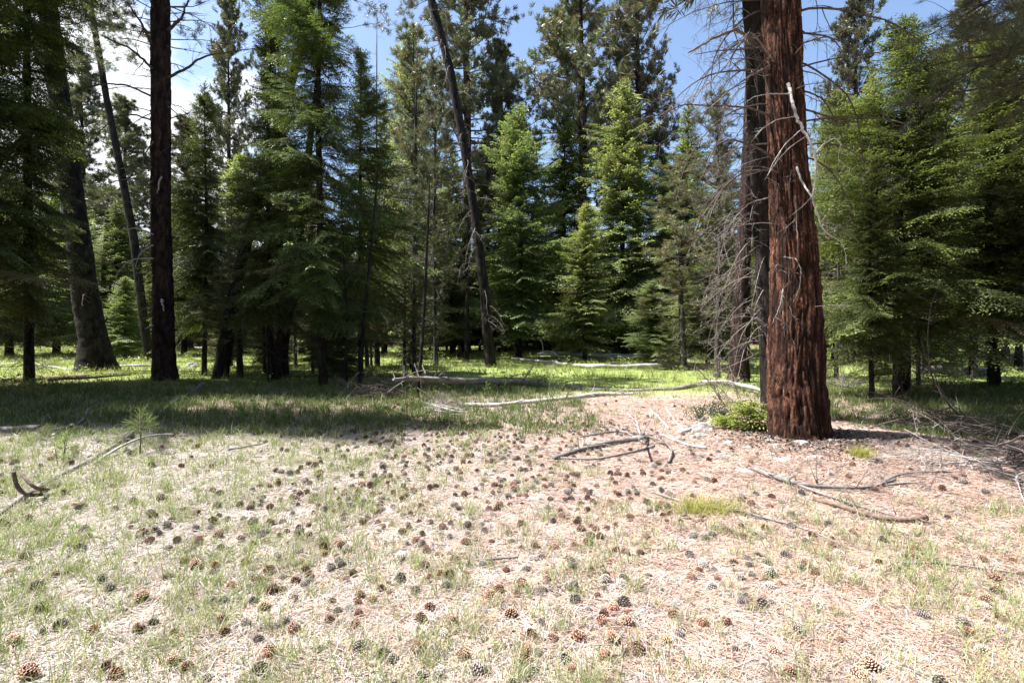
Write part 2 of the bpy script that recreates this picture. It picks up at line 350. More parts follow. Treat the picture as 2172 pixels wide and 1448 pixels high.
# ------------------------------------------------------------------ foliage
def kite(P, D, ln, wd, roll_n):
    """P base (n,3), D dir (n,3), ln (n,), wd, roll_n normal (n,3) -> quads"""
    S = unit(np.cross(D, roll_n)); h = (ln*0.5)[:, None]; w_ = (wd*0.5)[:, None] if np.ndim(wd) else wd*0.5
    a = P; b = P+D*h+S*w_; c = P+D*ln[:, None]; e = P+D*h-S*w_
    return np.stack([a, b, c, e], 1)
def fir_branch(Ln, sp, wd, q=0.09):
    """flat drooping spray along +x; returns quads, material index (0 old needles, 1 new growth, 2 wood)"""
    Ps, Ds, Ls, Ms = [], [], [], []
    def axis(s): u = s/Ln; return np.array([s, 0.06*Ln*math.sin(u*3+ph), -0.16*Ln*u*u+0.07*Ln*u**4])
    ph = U(0, 6); s = 0.10*Ln
    while s < Ln:
        p0 = axis(s); t = unit(axis(min(s+0.03, Ln*1.05))-p0)
        for sd_ in (-1, 1):
            if U(0, 1) < 0.12: continue
            l = min((0.06+0.52*(Ln-s))*U(0.6, 1.15), 0.75)*min(1, s/(0.3*Ln)+0.3)
            ang = R_(U(48, 68))*sd_
            d = np.array([math.cos(ang), math.sin(ang), -U(0.05, 0.40)]); d = unit(d+np.array([0, 0, t[2]]))
            k = max(1, int(l/sp))
            for j in range(k+1):
                u = j/max(k, 1); pj = p0+d*l*u+np.array([0.04*l*u, 0, -0.16*l*u*u])
                for s2 in ((-1, 1) if j < k else (0,)):
                    a2 = R_(U(35, 60))*s2; c, s_ = math.cos(a2), math.sin(a2)
                    dd = np.array([d[0]*c-d[1]*s_, d[0]*s_+d[1]*c, d[2]+U(-0.45, 0.15)])
                    Ps.append(pj+rng.normal(size=3)*0.006); Ds.append(dd); Ls.append(q*U(0.65, 1.25)*(1-0.3*u)); Ms.append(1 if (u > 0.72 and U(0, 1) < 0.75) or (l < 0.12 and U(0, 1) < 0.6) else 0)
        Ps.append(p0); Ds.append(t+np.array([0, 0, U(-0.1, 0.4)])); Ls.append(q); Ms.append(1 if s > 0.85*Ln else 0)
        s += sp*1.25
    Ps, Ds, Ls, Ms = np.array(Ps), unit(np.array(Ds)), np.array(Ls), np.array(Ms)
    nr = unit(np.stack([rng.normal(0, 0.45, len(Ps)), rng.normal(0, 0.45, len(Ps)), np.ones(len(Ps))], 1))
    Q = kite(Ps, Ds, Ls, wd, nr)
    ss = np.linspace(0, Ln*0.95, 6); A = np.array([axis(v) for v in ss]); rw = np.linspace(0.006+0.004*Ln, 0.002, 6)
    W = []
    for a in range(5):
        for off in (np.array([0, 1, 0]), np.array([0, 0, 1])):
            W.append([A[a]-off*rw[a], A[a]+off*rw[a], A[a+1]+off*rw[a+1], A[a+1]-off*rw[a+1]])
    Q = np.concatenate([Q, np.array(W)]); Ms = np.concatenate([Ms, np.full(len(W), 2)])
    return Q, Ms
def rot(az, pitch, roll):
    ca, sa = math.cos(az), math.sin(az); cp, sp_ = math.cos(pitch), math.sin(pitch); cr, sr = math.cos(roll), math.sin(roll)
    Rz = np.array([[ca, -sa, 0], [sa, ca, 0], [0, 0, 1]]); Ry = np.array([[cp, 0, -sp_], [0, 1, 0], [sp_, 0, cp]]); Rx = np.array([[1, 0, 0], [0, cr, -sr], [0, sr, cr]])
    return Rz@Ry@Rx
TPL = {}
def templates(lod):
    if lod not in TPL:
        sp, wd, q = {'near': (0.055, 0.028, 0.095), 'mid': (0.085, 0.046, 0.14), 'far': (0.13, 0.06, 0.20)}[lod]
        TPL[lod] = [[(l,)+fir_branch(l, sp, wd, q) for _ in range(3)] for l in (0.35, 0.7, 1.2, 1.8, 2.6)]
    return TPL[lod]
def fir_crown(H, Rm, zb, lod, whorl=0.30, nb=5, shape=0.85, dens=1.0, gap=0.15, asym=0.25, top=0.0):
    mb = MB(); mb.sm = False; T = templates(lod); Ls = np.array([0.35, 0.7, 1.2, 1.8, 2.6])
    z = zb; pa = U(0, 6); sd0 = U(0, 50)
    while z < H-0.05:
        u = (z-zb)/(H-zb)
        rad = Rm*min(1.0, 0.62+u*3.5)*(1-u)**shape*(1-top)+0.12
        for b in range(max(3, int(nb*(1-0.2*u)*dens+U(0, 1)))):
            if U(0, 1) < gap+0.5*max(0, float(vn(z*1.3+sd0, 4.4))-0.62): continue
            az = U(0, 2*math.pi)
            l = max(0.15, rad*U(0.5, 1.15)*(1+asym*math.sin(az+pa+z*0.35))*(0.40+1.2*float(vn(math.cos(az)*1.3+sd0, math.sin(az)*1.3, z*1.0))))
            k = int(np.argmin(abs(np.log(Ls/l)))); L0, Q, ms = T[k][int(U(0, 3))]
            pitch = R_(-16+58*u**1.3+U(-10, 10))
            Rt = rot(az, pitch, R_(U(-25, 25)))*(l/L0)
            P = Q@Rt.T + np.array([0, 0, z+U(-0.12, 0.12)*whorl*3])
            if U(0, 1) < (0.10 if u < 0.12 else 0.02): ms = np.where(ms < 2, 3, ms)
            mb.quads(P, ms)
        z += whorl*(1-0.45*u)*U(0.7, 1.3)
    # leader
    L0, Q, ms = T[0][0]; mb.quads(Q@rot(0, R_(88), 0).T+np.array([0, 0, H-0.2]), ms)
    return mb
def tuft_template(nn, ln, wd, spread=0.9):
    D = unit(np.stack([rng.normal(0.75, 0.35, nn), rng.normal(0, spread*0.55, nn), rng.normal(0.05, spread*0.55, nn)], 1))
    P = np.stack([U(-0.35, 0.15, nn)*ln, np.zeros(nn), np.zeros(nn)], 1)
    return kite(P, D, ln*U(0.7, 1.1, nn), wd, unit(rng.normal(size=(nn, 3))))
def place(mb, T, ms, p, d, s=1.0):
    d = unit(np.array(d, float)); az = math.atan2(d[1], d[0]); pt = math.asin(max(-1, min(1, d[2])))
    mb.quads(T@(rot(az, pt, U(0, 6))*s).T+p, ms)
def pine_limb(mb, p, d, L, r, TT, tm, nt_=10, up=0.15, wood=2, sub=5, tufts=3):
    P = walk(p, d, L, 8, U(-0.3, 0.3), -up, 0.35); mb.tube(P, np.linspace(r, r*0.3, len(P)), 4, wood, False)
    for i in range(sub):
        k = int(U(2.5, len(P)-0.01)); k = min(k, len(P)-1); t = unit(P[k]-P[k-1])
        d2 = unit(t*0.8+rng.normal(size=3)*0.55+np.array([0, 0, 0.15])); l2 = L*U(0.15, 0.4)
        S = walk(P[k], d2, l2, 4, U(-1, 1), -0.5, 0.6); mb.tube(S, np.linspace(r*0.35, r*0.12, len(S)), 3, wood, False)
        for j in range(tufts):
            q = S[max(1, len(S)-1-j % 4)] + rng.normal(size=3)*0.07*L*0.5; a = int(U(0, len(TT))); 
            place(mb, TT[a], tm[int(U(0, len(tm)))], q, unit(S[-1]-S[-2])+rng.normal(size=3)*0.5+np.array([0, 0, 0.3]), U(0.8, 1.2))
def pine_crown(H, Rm, zb, lod='far', n=120, shape=0.6, trunk_r=0.2, old=0.25, sub=5, tufts=4):
    mb = MB(); mb.sm = False
    TT = [tuft_template(*{'near': (34, 0.19, 0.006), 'mid': (24, 0.21, 0.015), 'far': (20, 0.26, 0.034)}[lod]) for _ in range(6)]
    tm = [0, 0, 0, 1] if old > 0.2 else [0]*6+[1]
    pa = U(0, 6)
    for i in range(n):
        u = (i+U(0, 1))/n; u = u**0.85; z = zb+(H-zb)*u; az = U(0, 6.283)
        rad = Rm*min(1, 0.5+u*2.2)*(1-u)**shape*U(0.5, 1.15)*(1+0.22*math.sin(az*1+pa+z*0.5))+0.25
        el = R_(-12+60*u+U(-14, 14))
        d = np.array([math.cos(az)*math.cos(el), math.sin(az)*math.cos(el), math.sin(el)])
        pine_limb(mb, (0, 0, z), d, rad, 0.012+0.014*rad, TT, tm, sub=max(3, int(sub*(0.5+rad/Rm))), tufts=tufts)
    return mb

# ------------------------------------------------------------------ conifer prototypes and copies
def straight_trunk(H, r0, seed, nseg=9, mat_='dark_bark', lean=0.02):
    return trunk_mb([-0.15, H*0.5, H], [0, lean*H*0.5, 0], [0, 0, 0], [r0, r0*0.6, 0.012], nseg, 0.25 if H < 13 else 0.5, 0.08, 0.25, 0.3, seed, 4)
def dead_skirt(mb, z0, z1, n, ln, r=0.006, m=0, x=0, y=0, grav=0.5):
    for i in range(n):
        az = U(0, 6.28); z = U(z0, z1); el = U(-0.5, 0.25)
        limb(mb, (x, y, z), (math.cos(az), math.sin(az), el), ln*U(0.4, 1.15), r*U(0.7, 1.3), grav, 0.7, 0.6, 6, 1, 3, m, 0.45)
PROTO = {}
def proto(kind):
    if kind in PROTO: return PROTO[kind]
    fam, k = kind.split('/'); k = int(k)
    if fam == 'nearfir':
        H, Rm, zb = 10.0, 2.5, 2.15
        cr = fir_crown(H, Rm, zb, 'near', 0.17, 7, 0.66+0.08*k, 1.05, 0.16, 0.22); tr = straight_trunk(H, 0.12, k); mats = [M['fir'], M['fir_tip'], M['twig_dark'], M['pine_old']]; bark = M['dark_bark']; sk = 70
    elif fam == 'hugefir':
        H, Rm, zb = 20.0, 3.0, 2.5
        cr = fir_crown(H, Rm, zb, 'near', 0.23, 7, 0.70, 1.05, 0.24, 0.30); tr = straight_trunk(H, 0.17, k+3, 10); mats = [M['fir'], M['fir_tip'], M['twig_dark'], M['pine_old']]; bark = M['dark_bark']; sk = 70
    elif fam == 'firl':
        H, Rm, zb = 14.0, 2.6, 1.6
        cr = fir_crown(H, Rm, zb, 'mid', 0.22, 8, 0.66, 1.1, 0.10, 0.2); tr = straight_trunk(H, 0.15, k+5); mats = [M['firl'], M['firl_tip'], M['twig_dark'], M['pine_old']]; bark = M['dark_bark']; sk = 44
    elif fam == 'fir':
        H, Rm, zb = 14.0, 2.4, 1.8
        cr = fir_crown(H, Rm, zb, 'mid', 0.24, 8, 0.72, 1.05, 0.12, 0.3); tr = straight_trunk(H, 0.15, k+9); mats = [M['fir_mid'], M['firl_tip'], M['twig_dark'], M['pine_old']]; bark = M['dark_bark']; sk = 44
    elif fam == 'backfir':
        H, Rm, zb = 15.0, 2.8, 0.6
        cr = fir_crown(H, Rm, zb, 'far', 0.32, 8, 0.68, 1.1, 0.10, 0.3); tr = straight_trunk(H, 0.2, k+9, 7); mats = [M['fir_mid'], M['firl_tip'], M['twig_dark'], M['pine_old']]; bark = M['dark_bark']; sk = 8
    elif fam == 'pine':
        H, Rm, zb = 20.0, 3.0, 6.0
        cr = pine_crown(H, Rm, zb, 'far', 150, 0.55, sub=6, tufts=4); tr = straight_trunk(H, 0.3, k+20, 10); mats = [M['pine'], M['pine_old'], M['twig_dark']]; bark = M['brown_bark']; sk = 26
    elif fam == 'lodge':                          # slim, half-dead pine
        H, Rm, zb = 14.0, 1.7, 3.2
        cr = pine_crown(H, Rm, zb, 'mid', 90, 0.5, sub=5, tufts=3); tr = straight_trunk(H, 0.13, k+30, 9); mats = [M['pine'], M['pine_old'], M['twig_dark']]; bark = M['grey_bark']; sk = 60
    root = empty('conifer', (0, -500, 0), 'x', 'tree')
    tr.build('trunk', bark, root, attr='ridge')
    cr.build('crown', mats, root)
    mb = MB(); dead_skirt(mb, 0.5 if 'fir' in fam else 1.5, (zb+1.5) if 'fir' in fam else zb+3.5, sk, Rm*0.7, 0.009)
    mb.build('dead_branches', M['twig'] if fam == 'lodge' else M['twig_dark'], root)
    PROTO[kind] = [root, H, Rm, False]
    return PROTO[kind]
def tree(kind, px, Y, top, hw, label, name='fir_tree', cat='fir tree', group=None, rz=None, lean=0.0, xy=None):
    P = proto(kind); root, H, Rm, used = P
    o = root if not used else copy_tree(root); P[3] = True
    x, y = ((px-HX)/F*Y, Y) if xy is None else xy
    z = float(tz(x, y)); h = (CH+(HY-top)/F*Y-z) if xy is None else top
    s = hw/F*Y/Rm*(1.2 if Y > 19 else 1.0) if xy is None else hw/Rm
    o.location = (x, y, z-0.05); o.scale = (s, s, h/H); o.rotation_euler = (0, lean, U(0, 6.28) if rz is None else rz)
    if lean: o.rotation_mode = 'ZYX'
    o.name = name; 
    if 'group' in o: del o['group']
    tag(o, label, cat, group); return o

# near firs
tree('hugefir/0', -90, 12.5, -900, 285, 'dark green fir at the left edge with drooping boughs across the leaning dark trunk', group=None)
tree('hugefir/0', 62, 14.8, -760, 165, 'dark fir hanging in front of the thick flared trunk on the far left')
tree('nearfir/0', -380, 10.5, -500, 260, 'shady fir beyond the left edge of the view')
tree('nearfir/2', 433, 17.5, 175, 112, 'small near-black fir just right of the dark upright pine trunk', rz=1.0)
tree('hugefir/0', 686, 13.9, -420, 162, 'tall dense fir left of centre with bright yellow-green bough tips')
tree('nearfir/2', 575, 15.5, 30, 150, 'broad fir left of centre whose boughs hide the short leaning trunk')
tree('nearfir/0', 765, 16.5, 110, 125, 'fir with a pointed top between the tall dense fir and the thin bare spire')
tree('nearfir/1', 1918, 12.3, 35, 245, 'big dark fir right of the red-barked pine with a pointed leader against the sky', rz=2.0)
tree('nearfir/2', 2110, 13.5, 60, 240, 'dark fir behind the tangle of dead branches at the right edge')
tree('nearfir/0', 1850, 10.8, 330, 120, 'low shaded fir close behind the red-barked pine on its right')
tree('nearfir/0', 2330, 11.5, -100, 230, 'shady fir beyond the right edge of the view')
# middle distance
tree('firl/0', 1100, 29, 222, 100, 'light green fir right of the leaning dark trunk', rz=0.4)
tree('firl/1', 1325, 33, 165, 118, 'bright yellow-green fir at centre right with a pointed top in front of the tall pines', rz=2.2)
tree('firl/2', 1240, 26, 430, 72, 'short fir in front of the bright centre right fir')
tree('fir/0', 1198, 36, 235, 85, 'bluish fir between the two light green firs')
tree('firl/0', 872, 29, 50, 85, 'fir with a light green top left of the leaning dark trunk')
tree('firl/2', 1385, 24, 592, 58, 'small pale fir sapling low in front of the dark bank', name='fir_sapling', cat='sapling')
tree('fir/1', 1460, 32, 215, 95, 'green fir behind the bare hanging branches left of the red-barked pine')
tree('firl/1', 1530, 27, 300, 80, 'pale green fir behind the grey-brown trunk left of the red-barked pine')
tree('fir/0', 1500, 21, 520, 70, 'low fir under the dead branches left of the red-barked pine')
tree('firl/2', 1770, 25, 190, 95, 'light green fir just right of the upper red-barked trunk')
tree('firl/0', 1850, 30, 160, 95, 'light green fir behind the dark fir leader on its left')
tree('firl/1', 2010, 22, 95, 100, 'light green fir behind the dark fir leader on its right')
tree('firl/2', 2130, 24, 130, 115, 'sunlit fir at the right edge behind the dark boughs')
tree('firl/0', 1960, 34, 180, 90, 'sunlit fir in the gap right of the dark fir leader, further back')
tree('firl/1', 245, 31, 430, 75, 'sunlit young fir seen between the flared trunk and the dark upright trunk')
tree('firl/2', 265, 27, 585, 45, 'small bright fir beside the foot of the slim leaning grey trunk')
tree('firl/0', 120, 35, 400, 100, 'sunlit fir far behind the flared trunk on the left')
tree('firl/1', 20, 30, 360, 110, 'light green fir far behind at the left edge')
tree('fir/1', 390, 33, 380, 80, 'fir behind the near-black fir on its left')
tree('fir/0', 510, 34, 330, 90, 'fir behind the leaning trunk right of the near-black fir')
tree('firl/2', 640, 32, 330, 90, 'sunlit fir far behind the broad fir')
tree('fir/1', 815, 32, 210, 90, 'fir behind the thin bare spire left of the leaning dark trunk')
tree('firl/1', 960, 34, 330, 95, 'light fir filling the gap behind the leaning dark trunk')
tree('fir/0', 1040, 40, 300, 95, 'dark fir behind the leaning dark trunk on its right')
tree('fir/1', 1150, 44, 430, 80, 'dark fir between the light green fir and the bluish fir')
tree('fir/0', 1410, 40, 330, 95, 'dark fir behind the bright centre right fir on its right')
# pines
tree('nearfir/1', 0, 0, 20.5, 2.5, 'dark fir beyond the left edge whose shade crosses the near grass', xy=(-11.9, 8.6))
tree('nearfir/2', 0, 0, 15.0, 2.6, 'second dark fir standing farther beyond the left edge', xy=(-16.5, 8.2))
# unseen rest of the wood, added to the sides and behind to block sky fill
for i, (x_, y_) in enumerate([(-24, 2), (-23, -4), (-21, -10), (-15, -13), (-9, -15), (-4, -13), (1, -16), (6, -13), (11, -14), (16, -10), (14, -4), (15, 1), (18, 5), (21, -5), (-12, -19), (3, -21), (10, -20), (-20, -17), (-27, 8), (19, -14)]):
    tree('backfir/%d' % (i % 3), 0, 0, 17+3*((i*7) % 3), 3.2, 'unseen conifer added around the viewer to block sky light', group='added conifers around the viewer', xy=(x_+U(-1, 1), y_+U(-1, 1)))
# low sunlit conifers along the far edge of the meadow
for i in range(30):
    px_ = 905+i*22+U(-9, 9) if i < 28 else U(200, 330); Y_ = U(37, 47); x_ = (px_-HX)/F*Y_
    tree(('firl/%d' % (i % 3)) if i % 3 else 'fir/0', 0, 0, U(3.5, 8.5), U(1.4, 2.3), 'low bushy conifer at the far edge of the meadow', name='young_conifer', cat='young tree', group='low conifers at the far edge of the meadow', xy=(x_, Y_))
# understorey
for i in range(38):
    px_ = U(440, 880) if i < 22 else U(1760, 2150); Y_ = U(16.5, 23) if px_ < 1000 else U(15, 28)
    x_ = (px_-HX)/F*Y_
    if i % 3 == 0: tree(('fir/%d' if i % 2 else 'firl/%d') % (i % 2), 0, 0, U(2.5, 5.5), U(0.7, 1.2), 'young conifer in the undergrowth %s' % ('left of centre' if px_ < 1000 else 'on the right'), name='young_conifer', cat='young tree', group='young conifers in the undergrowth '+('left of centre' if px_ < 1000 else 'on the right'), xy=(x_, Y_))
    else:
        o_ = tree('lodge/%d' % (i % 2), 0, 0, U(4, 8), U(0.9, 1.5), 'thin half-dead young pine in the undergrowth %s' % ('left of centre' if px_ < 1000 else 'on the right'), name='young_pine', cat='young tree', group='half-dead young pines '+('left of centre' if px_ < 1000 else 'on the right'), xy=(x_, Y_))
for a in ((484, 38, 2, 58, 'thin tall pine with its pointed top right of the dark upright trunk'),
          (583, 36, 22, 52, 'second tall pine with a rounded pointed top left of the tall dense fir'),
          (268, 42, 215, 75, 'distant pine against the cloud between the leaning grey trunk and the dark trunk'),
          (170, 44, 130, 80, 'distant pine against the cloud behind the flared trunk'),
          (400, 46, 260, 80, 'distant pine behind the top of the near-black fir'),
          (985, 36, -210, 110, 'tall dark pine behind the top of the leaning dark trunk'),
          (1066, 38, 100, 80, 'dark pine with several blunt tops against the blue gap'),
          (1228, 40, -160, 118, 'tall grey-green pine at centre right, left one of a close pair'),
          (1348, 42, -190, 92, 'tall dark pine at centre right, right one of a close pair'),
          (1812, 32, -60, 70, 'pine against the sky right of the upper red-barked trunk'),
          (2060, 30, -40, 80, 'pine behind the light green firs near the upper right corner'),
          (2190, 28, -60, 90, 'pine at the right edge behind the sunlit fir')):
    tree('pine/%d' % (int(a[0]) % 2), a[0], a[1], a[2], a[3], a[4], 'pine_tree', 'pine tree')
tree('lodge/0', 876, 25.5, 60, 75, 'half-dead pine hung with brown twigs left of the leaning dark trunk', 'pine_tree', 'pine tree')
tree('lodge/1', 925, 23, 150, 62, 'thin pine full of dead hanging twigs against the leaning dark trunk', 'pine_tree', 'pine tree')
tree('lodge/0', 1450, 20, 330, 90, 'scrubby pine with rusty dead needles left of the grey-brown trunk', 'pine_tree', 'pine tree')
tree('lodge/1', 1520, 17, 200, 85, 'tangled half-dead pine just left of the grey-brown trunk', 'pine_tree', 'pine tree')
# back wood: closed belt of conifers
zones = [(-1e9, 330, 'at the far left'), (330, 800, 'left of centre'), (800, 1110, 'behind the leaning trunk'),
         (1110, 1560, 'on the centre right bank'), (1560, 1e9, 'on the right')]
rows = [(50, 2.6, 10.5, 13.5), (56, 2.8, 11, 15), (64, 3.4, 13, 16.5), (76, 4.4, 14, 18), (92, 6, 16, 20)]
for Y, step, h0, h1 in rows:
    x = -Y*1.22
    while x < Y*1.22:
        yy = Y+U(-2.2, 2.2); px = HX+x/yy*F
        z = [q[2] for q in zones if q[0] <= px < q[1]][0]
        far = 'deep in' if Y > 60 else 'along the front of'
        tree('backfir/%d' % int(U(0, 3)), 0, 0, U(h0, h1)*(0.85 if 300 < px < 1600 else 1.0), U(1.9, 2.8), 'dark conifer %s the back wood %s' % (far, z), group='conifers %s the back wood %s' % (far, z), xy=(x, yy))
        x += step*U(0.75, 1.25)

exec_marker = 1
# ------------------------------------------------------------------ individually shaped trunks
def path_tree(name, label, cat, pts, Y, top_h, bark, seed, r_top=0.06, amp=0.09, nseg=28, dz=0.06, flare=0.25, fh=0.35, lobes=5, dy=0.0, plates=5.0):
    """pts: (px, py, width px) from the foot upwards at distance Y; continues to height top_h"""
    zs, xs, rs = [], [], []
    for k, (px, py, wp) in enumerate(pts):
        p = at(px, py, Y)
        zs.append(p[2]); xs.append(p[0]); rs.append(wp/2/F*Y)
    base = float(tz(xs[0], Y)); zs[0] = base-0.12
    if zs[-1] < top_h:
        k = (xs[-1]-xs[-2])/(zs[-1]-zs[-2]); xs.append(xs[-1]+k*(top_h-zs[-1])*0.8); zs.append(top_h); rs.append(r_top)
    ys = [Y+dy*(z-zs[0]) for z in zs]
    root = empty(name, (xs[0], Y, base), label, cat)
    o = np.array([xs[0], Y, base])
    mb = trunk_mb(np.array(zs)-base, np.array(xs)-xs[0], np.array(ys)-Y, rs, nseg, dz, amp, flare, fh, seed, lobes, plates)
    mb.build('trunk', bark, root, attr='ridge')
    def pos(z):                                   # local trunk centre + radius at height z above the foot
        return np.array([np.interp(z+base, zs, xs)-xs[0], np.interp(z+base, zs, ys)-Y, z]), float(np.interp(z+base, zs, rs))
    return root, pos, o
def limbs_on(root, pos, n, z0, z1, L, r, mat_, side=None, grav=0.4, sub=6, lvl=1, el=(-0.3, 0.4), curl=0.5, name='branch', taper=0.0, sgrav=None, ends=None):
    for i in range(n):
        z = z0+(z1-z0)*(i+U(0, 1))/n; c, r0 = pos(z)
        az = U(0, 6.283) if side is None else side[int(U(0, len(side)))]+U(-0.6, 0.6)
        d = np.array([math.cos(az), math.sin(az), U(*el)]); mb = MB()
        limb(mb, c+d*r0*0.7, d, L*U(0.5, 1.15)*(1-taper*(z-z0)/(z1-z0)), r*U(0.7, 1.2), grav, U(-curl, curl)*1.6, 0.45, sub, lvl, 5, 0, 0.42, sgrav)
        mb.build(name, mat_, root)
def px_branch(root, o, pts, Y, r0, r1, mat_, n=6, sub=0, name='branch', dy=0.0, sublen=0.35, grav=0.3):
    """branch drawn through photo points at distance Y (dy = per-point depth change)"""
    P = np.array([at(a, b, Y+(c if c is not None else 0)) for a, b, c in [(q+(0,))[:3] for q in pts]])-o
    t = np.linspace(0, 1, len(P)); tt = np.linspace(0, 1, max(8, 5*len(P)))
    # smooth interpolation
    Q = np.stack([np.interp(tt, t, P[:, k]) for k in range(3)], 1)
    for _ in range(2): Q[1:-1] = 0.25*Q[:-2]+0.5*Q[1:-1]+0.25*Q[2:]
    Q[1:-1] += rng.normal(size=Q[1:-1].shape)*r0*0.25
    mb = MB(); mb.tube(Q, np.linspace(r0, r1, len(Q)), n)
    for _ in range(sub):
        i = int(U(2, len(Q)-1)); tg = unit(Q[i]-Q[i-1]); d = unit(tg*0.7+rng.normal(size=3)*0.7)
        limb(mb, Q[i], d, sublen*U(0.4, 1.2), max(r1*0.8, 0.0025), grav, U(-2, 2), 0.9, 3, 1, 4)
    return mb.build(name, mat_, root)

# V big red pine
BT, bpos, bo = path_tree('pine_tree', 'big red-barked pine with flaking plates and bleached dead branches, right of centre', 'pine tree',
    [(1696, 932, 122), (1692, 860, 116), (1688, 800, 111), (1686, 600, 94), (1674, 400, 77), (1665, 200, 71), (1656, 0, 75)], BY, 24, M['red_bark'], 3.3,
    nseg=180, dz=0.022, amp=0.11, flare=0.26, fh=0.14, lobes=7, plates=5.5)
X = None
def bb(pts, r0, r1, sub=0, Y=BY-0.33, m='white_wood', sl=0.3): px_branch(BT, bo, pts, Y, r0*0.66, r1*0.7, M[m], 7, sub, sublen=sl)
bb([(1672, 178, 0.05), (1680, 215, -.12), (1690, 250, -.25), (1712, 290, -.35), (1728, 325, -.42), (1731, 355, -.42), (1728, 395, -.4), (1722, 420, -.38)], 0.034, 0.012, 0)
bb([(1729, 326, -.42), (1750, 303, -.5), (1772, 292, -.5), (1784, 305, -.5), (1778, 330, -.5), (1780, 355, -.5)], 0.014, 0.005, 2)
bb([(1690, 355, 0.0), (1700, 385, -.2), (1722, 418, -.38), (1732, 450, -.4), (1742, 482, -.4), (1760, 500, -.4), (1782, 510, -.4), (1790, 525, -.4)], 0.02, 0.006, 3)
bb([(1740, 472, -.4), (1775, 475, -.42), (1800, 492, -.4), (1823, 514, -.4)], 0.012, 0.005, 2, m='grey_wood')
bb([(1686, 415, 0.0), (1688, 450, -.1), (1692, 500, -.12), (1693, 550, -.1)], 0.016, 0.005, 1, m='grey_wood')
bb([(1662, 545, .02), (1672, 546, -.1), (1690, 550, -.2), (1699, 570, -.22), (1697, 610, -.2), (1682, 642, -.15)], 0.013, 0.004, 1, m='grey_wood')
bb([(1660, 565, 0), (1648, 560, -.1), (1638, 582, -.12)], 0.012, 0.005, 0, m='grey_wood')
bb([(1661, 612, 0), (1657, 640, -.12), (1648, 665, -.15), (1638, 687, -.15)], 0.014, 0.006, 1, m='grey_wood')
bb([(1660, 615, 0), (1660, 660, -.15), (1663, 690, -.15), (1664, 715, -.12)], 0.013, 0.004, 1, m='grey_wood')
bb([(1655, 572, 0), (1672, 580, -.15), (1674, 598, -.15), (1662, 612, -.12)], 0.007, 0.003, 0, m='grey_wood')
bb([(1660, 625, 0), (1680, 660, -.1), (1675, 705, -.1)], 0.006, 0.003, 1, m='grey_wood')
bb([(1678, 200, -.05), (1640, 198, -.2), (1600, 205, -.3), (1585, 215, -.3)], 0.012, 0.004, 2)
bb([(1684, 248, -.1), (1650, 252, -.3), (1615, 275, -.35), (1592, 303, -.35)], 0.010, 0.004, 2)
bb([(1705, 270, -.3), (1665, 305, -.45), (1640, 345, -.45), (1628, 372, -.4)], 0.009, 0.003, 1)
bb([(1708, 290, -.3), (1675, 312, -.45), (1645, 345, -.45), (1622, 382, -.4)], 0.010, 0.003, 1)
bb([(1722, 418, -.38), (1700, 440, -.45), (1672, 462, -.4)], 0.008, 0.003, 1, m='grey_wood')
bb([(1702, 198, 0), (1730, 212, .1), (1760, 222, .1)], 0.009, 0.004, 2, m='twig')
bb([(1600, 95, .3), (1560, 60, 0), (1520, 80, -.2), (1460, 112, -.4)], 0.034, 0.014, 3, m='brown_wood')
bb([(1640, 130, .2), (1590, 60, 0), (1540, 140, -.2), (1500, 180, -.4), (1455, 215, -.5)], 0.022, 0.006, 9, m='twig', sl=0.7)
bb([(1640, 135, .3), (1560, 180, 0), (1500, 235, -.2), (1445, 260, -.4)], 0.018, 0.005, 9, m='twig', sl=0.7)
bb([(1636, 418, 0), (1590, 430, -.3), (1560, 460, -.4), (1530, 510, -.4)], 0.014, 0.005, 7, m='twig', sl=0.5)
bb([(1690, 95, .2), (1760, 75, 0), (1790, 110, -.1), (1785, 170, -.1)], 0.016, 0.005, 9, m='twig_dark', sl=0.7)
bb([(1700, 150, .2), (1740, 160, 0), (1765, 185, -.1), (1740, 240, -.1)], 0.012, 0.004, 7, m='twig_dark', sl=0.6)
limbs_on(BT, bpos, 44, 3.4, 9.0, 2.1, 0.015, M['twig_dark'], side=(math.pi*0.95, 0.1), grav=0.9, sub=9, lvl=2, el=(0, 0.6), curl=0.7)
limbs_on(BT, bpos, 10, 1.6, 5.0, 0.8, 0.007, M['twig'], side=(math.pi, 0.1, -1.6), grav=0.8, sub=5, lvl=1, el=(-.2, 0.4), curl=1.2)
cr = MB(); cr.sm = False
TTn = [tuft_template(24, 0.24, 0.022) for _ in range(5)]
for i in range(190):
    z = 7.5+16.5*U(0, 1)**1.6; az = U(-0.9, math.pi+0.9) if z < 12 else U(0, 6.28); c, r0 = bpos(min(z, 23.8)); pine_limb(cr, c, (math.cos(az), math.sin(az), U(0.0, 0.6)), U(1.8, 4.0)*(1-(z-7)/26), 0.04, TTn, [0, 0, 1], sub=12, tufts=5)
cr.build('crown', [M['pine'], M['pine_old'], M['twig_dark']], BT)

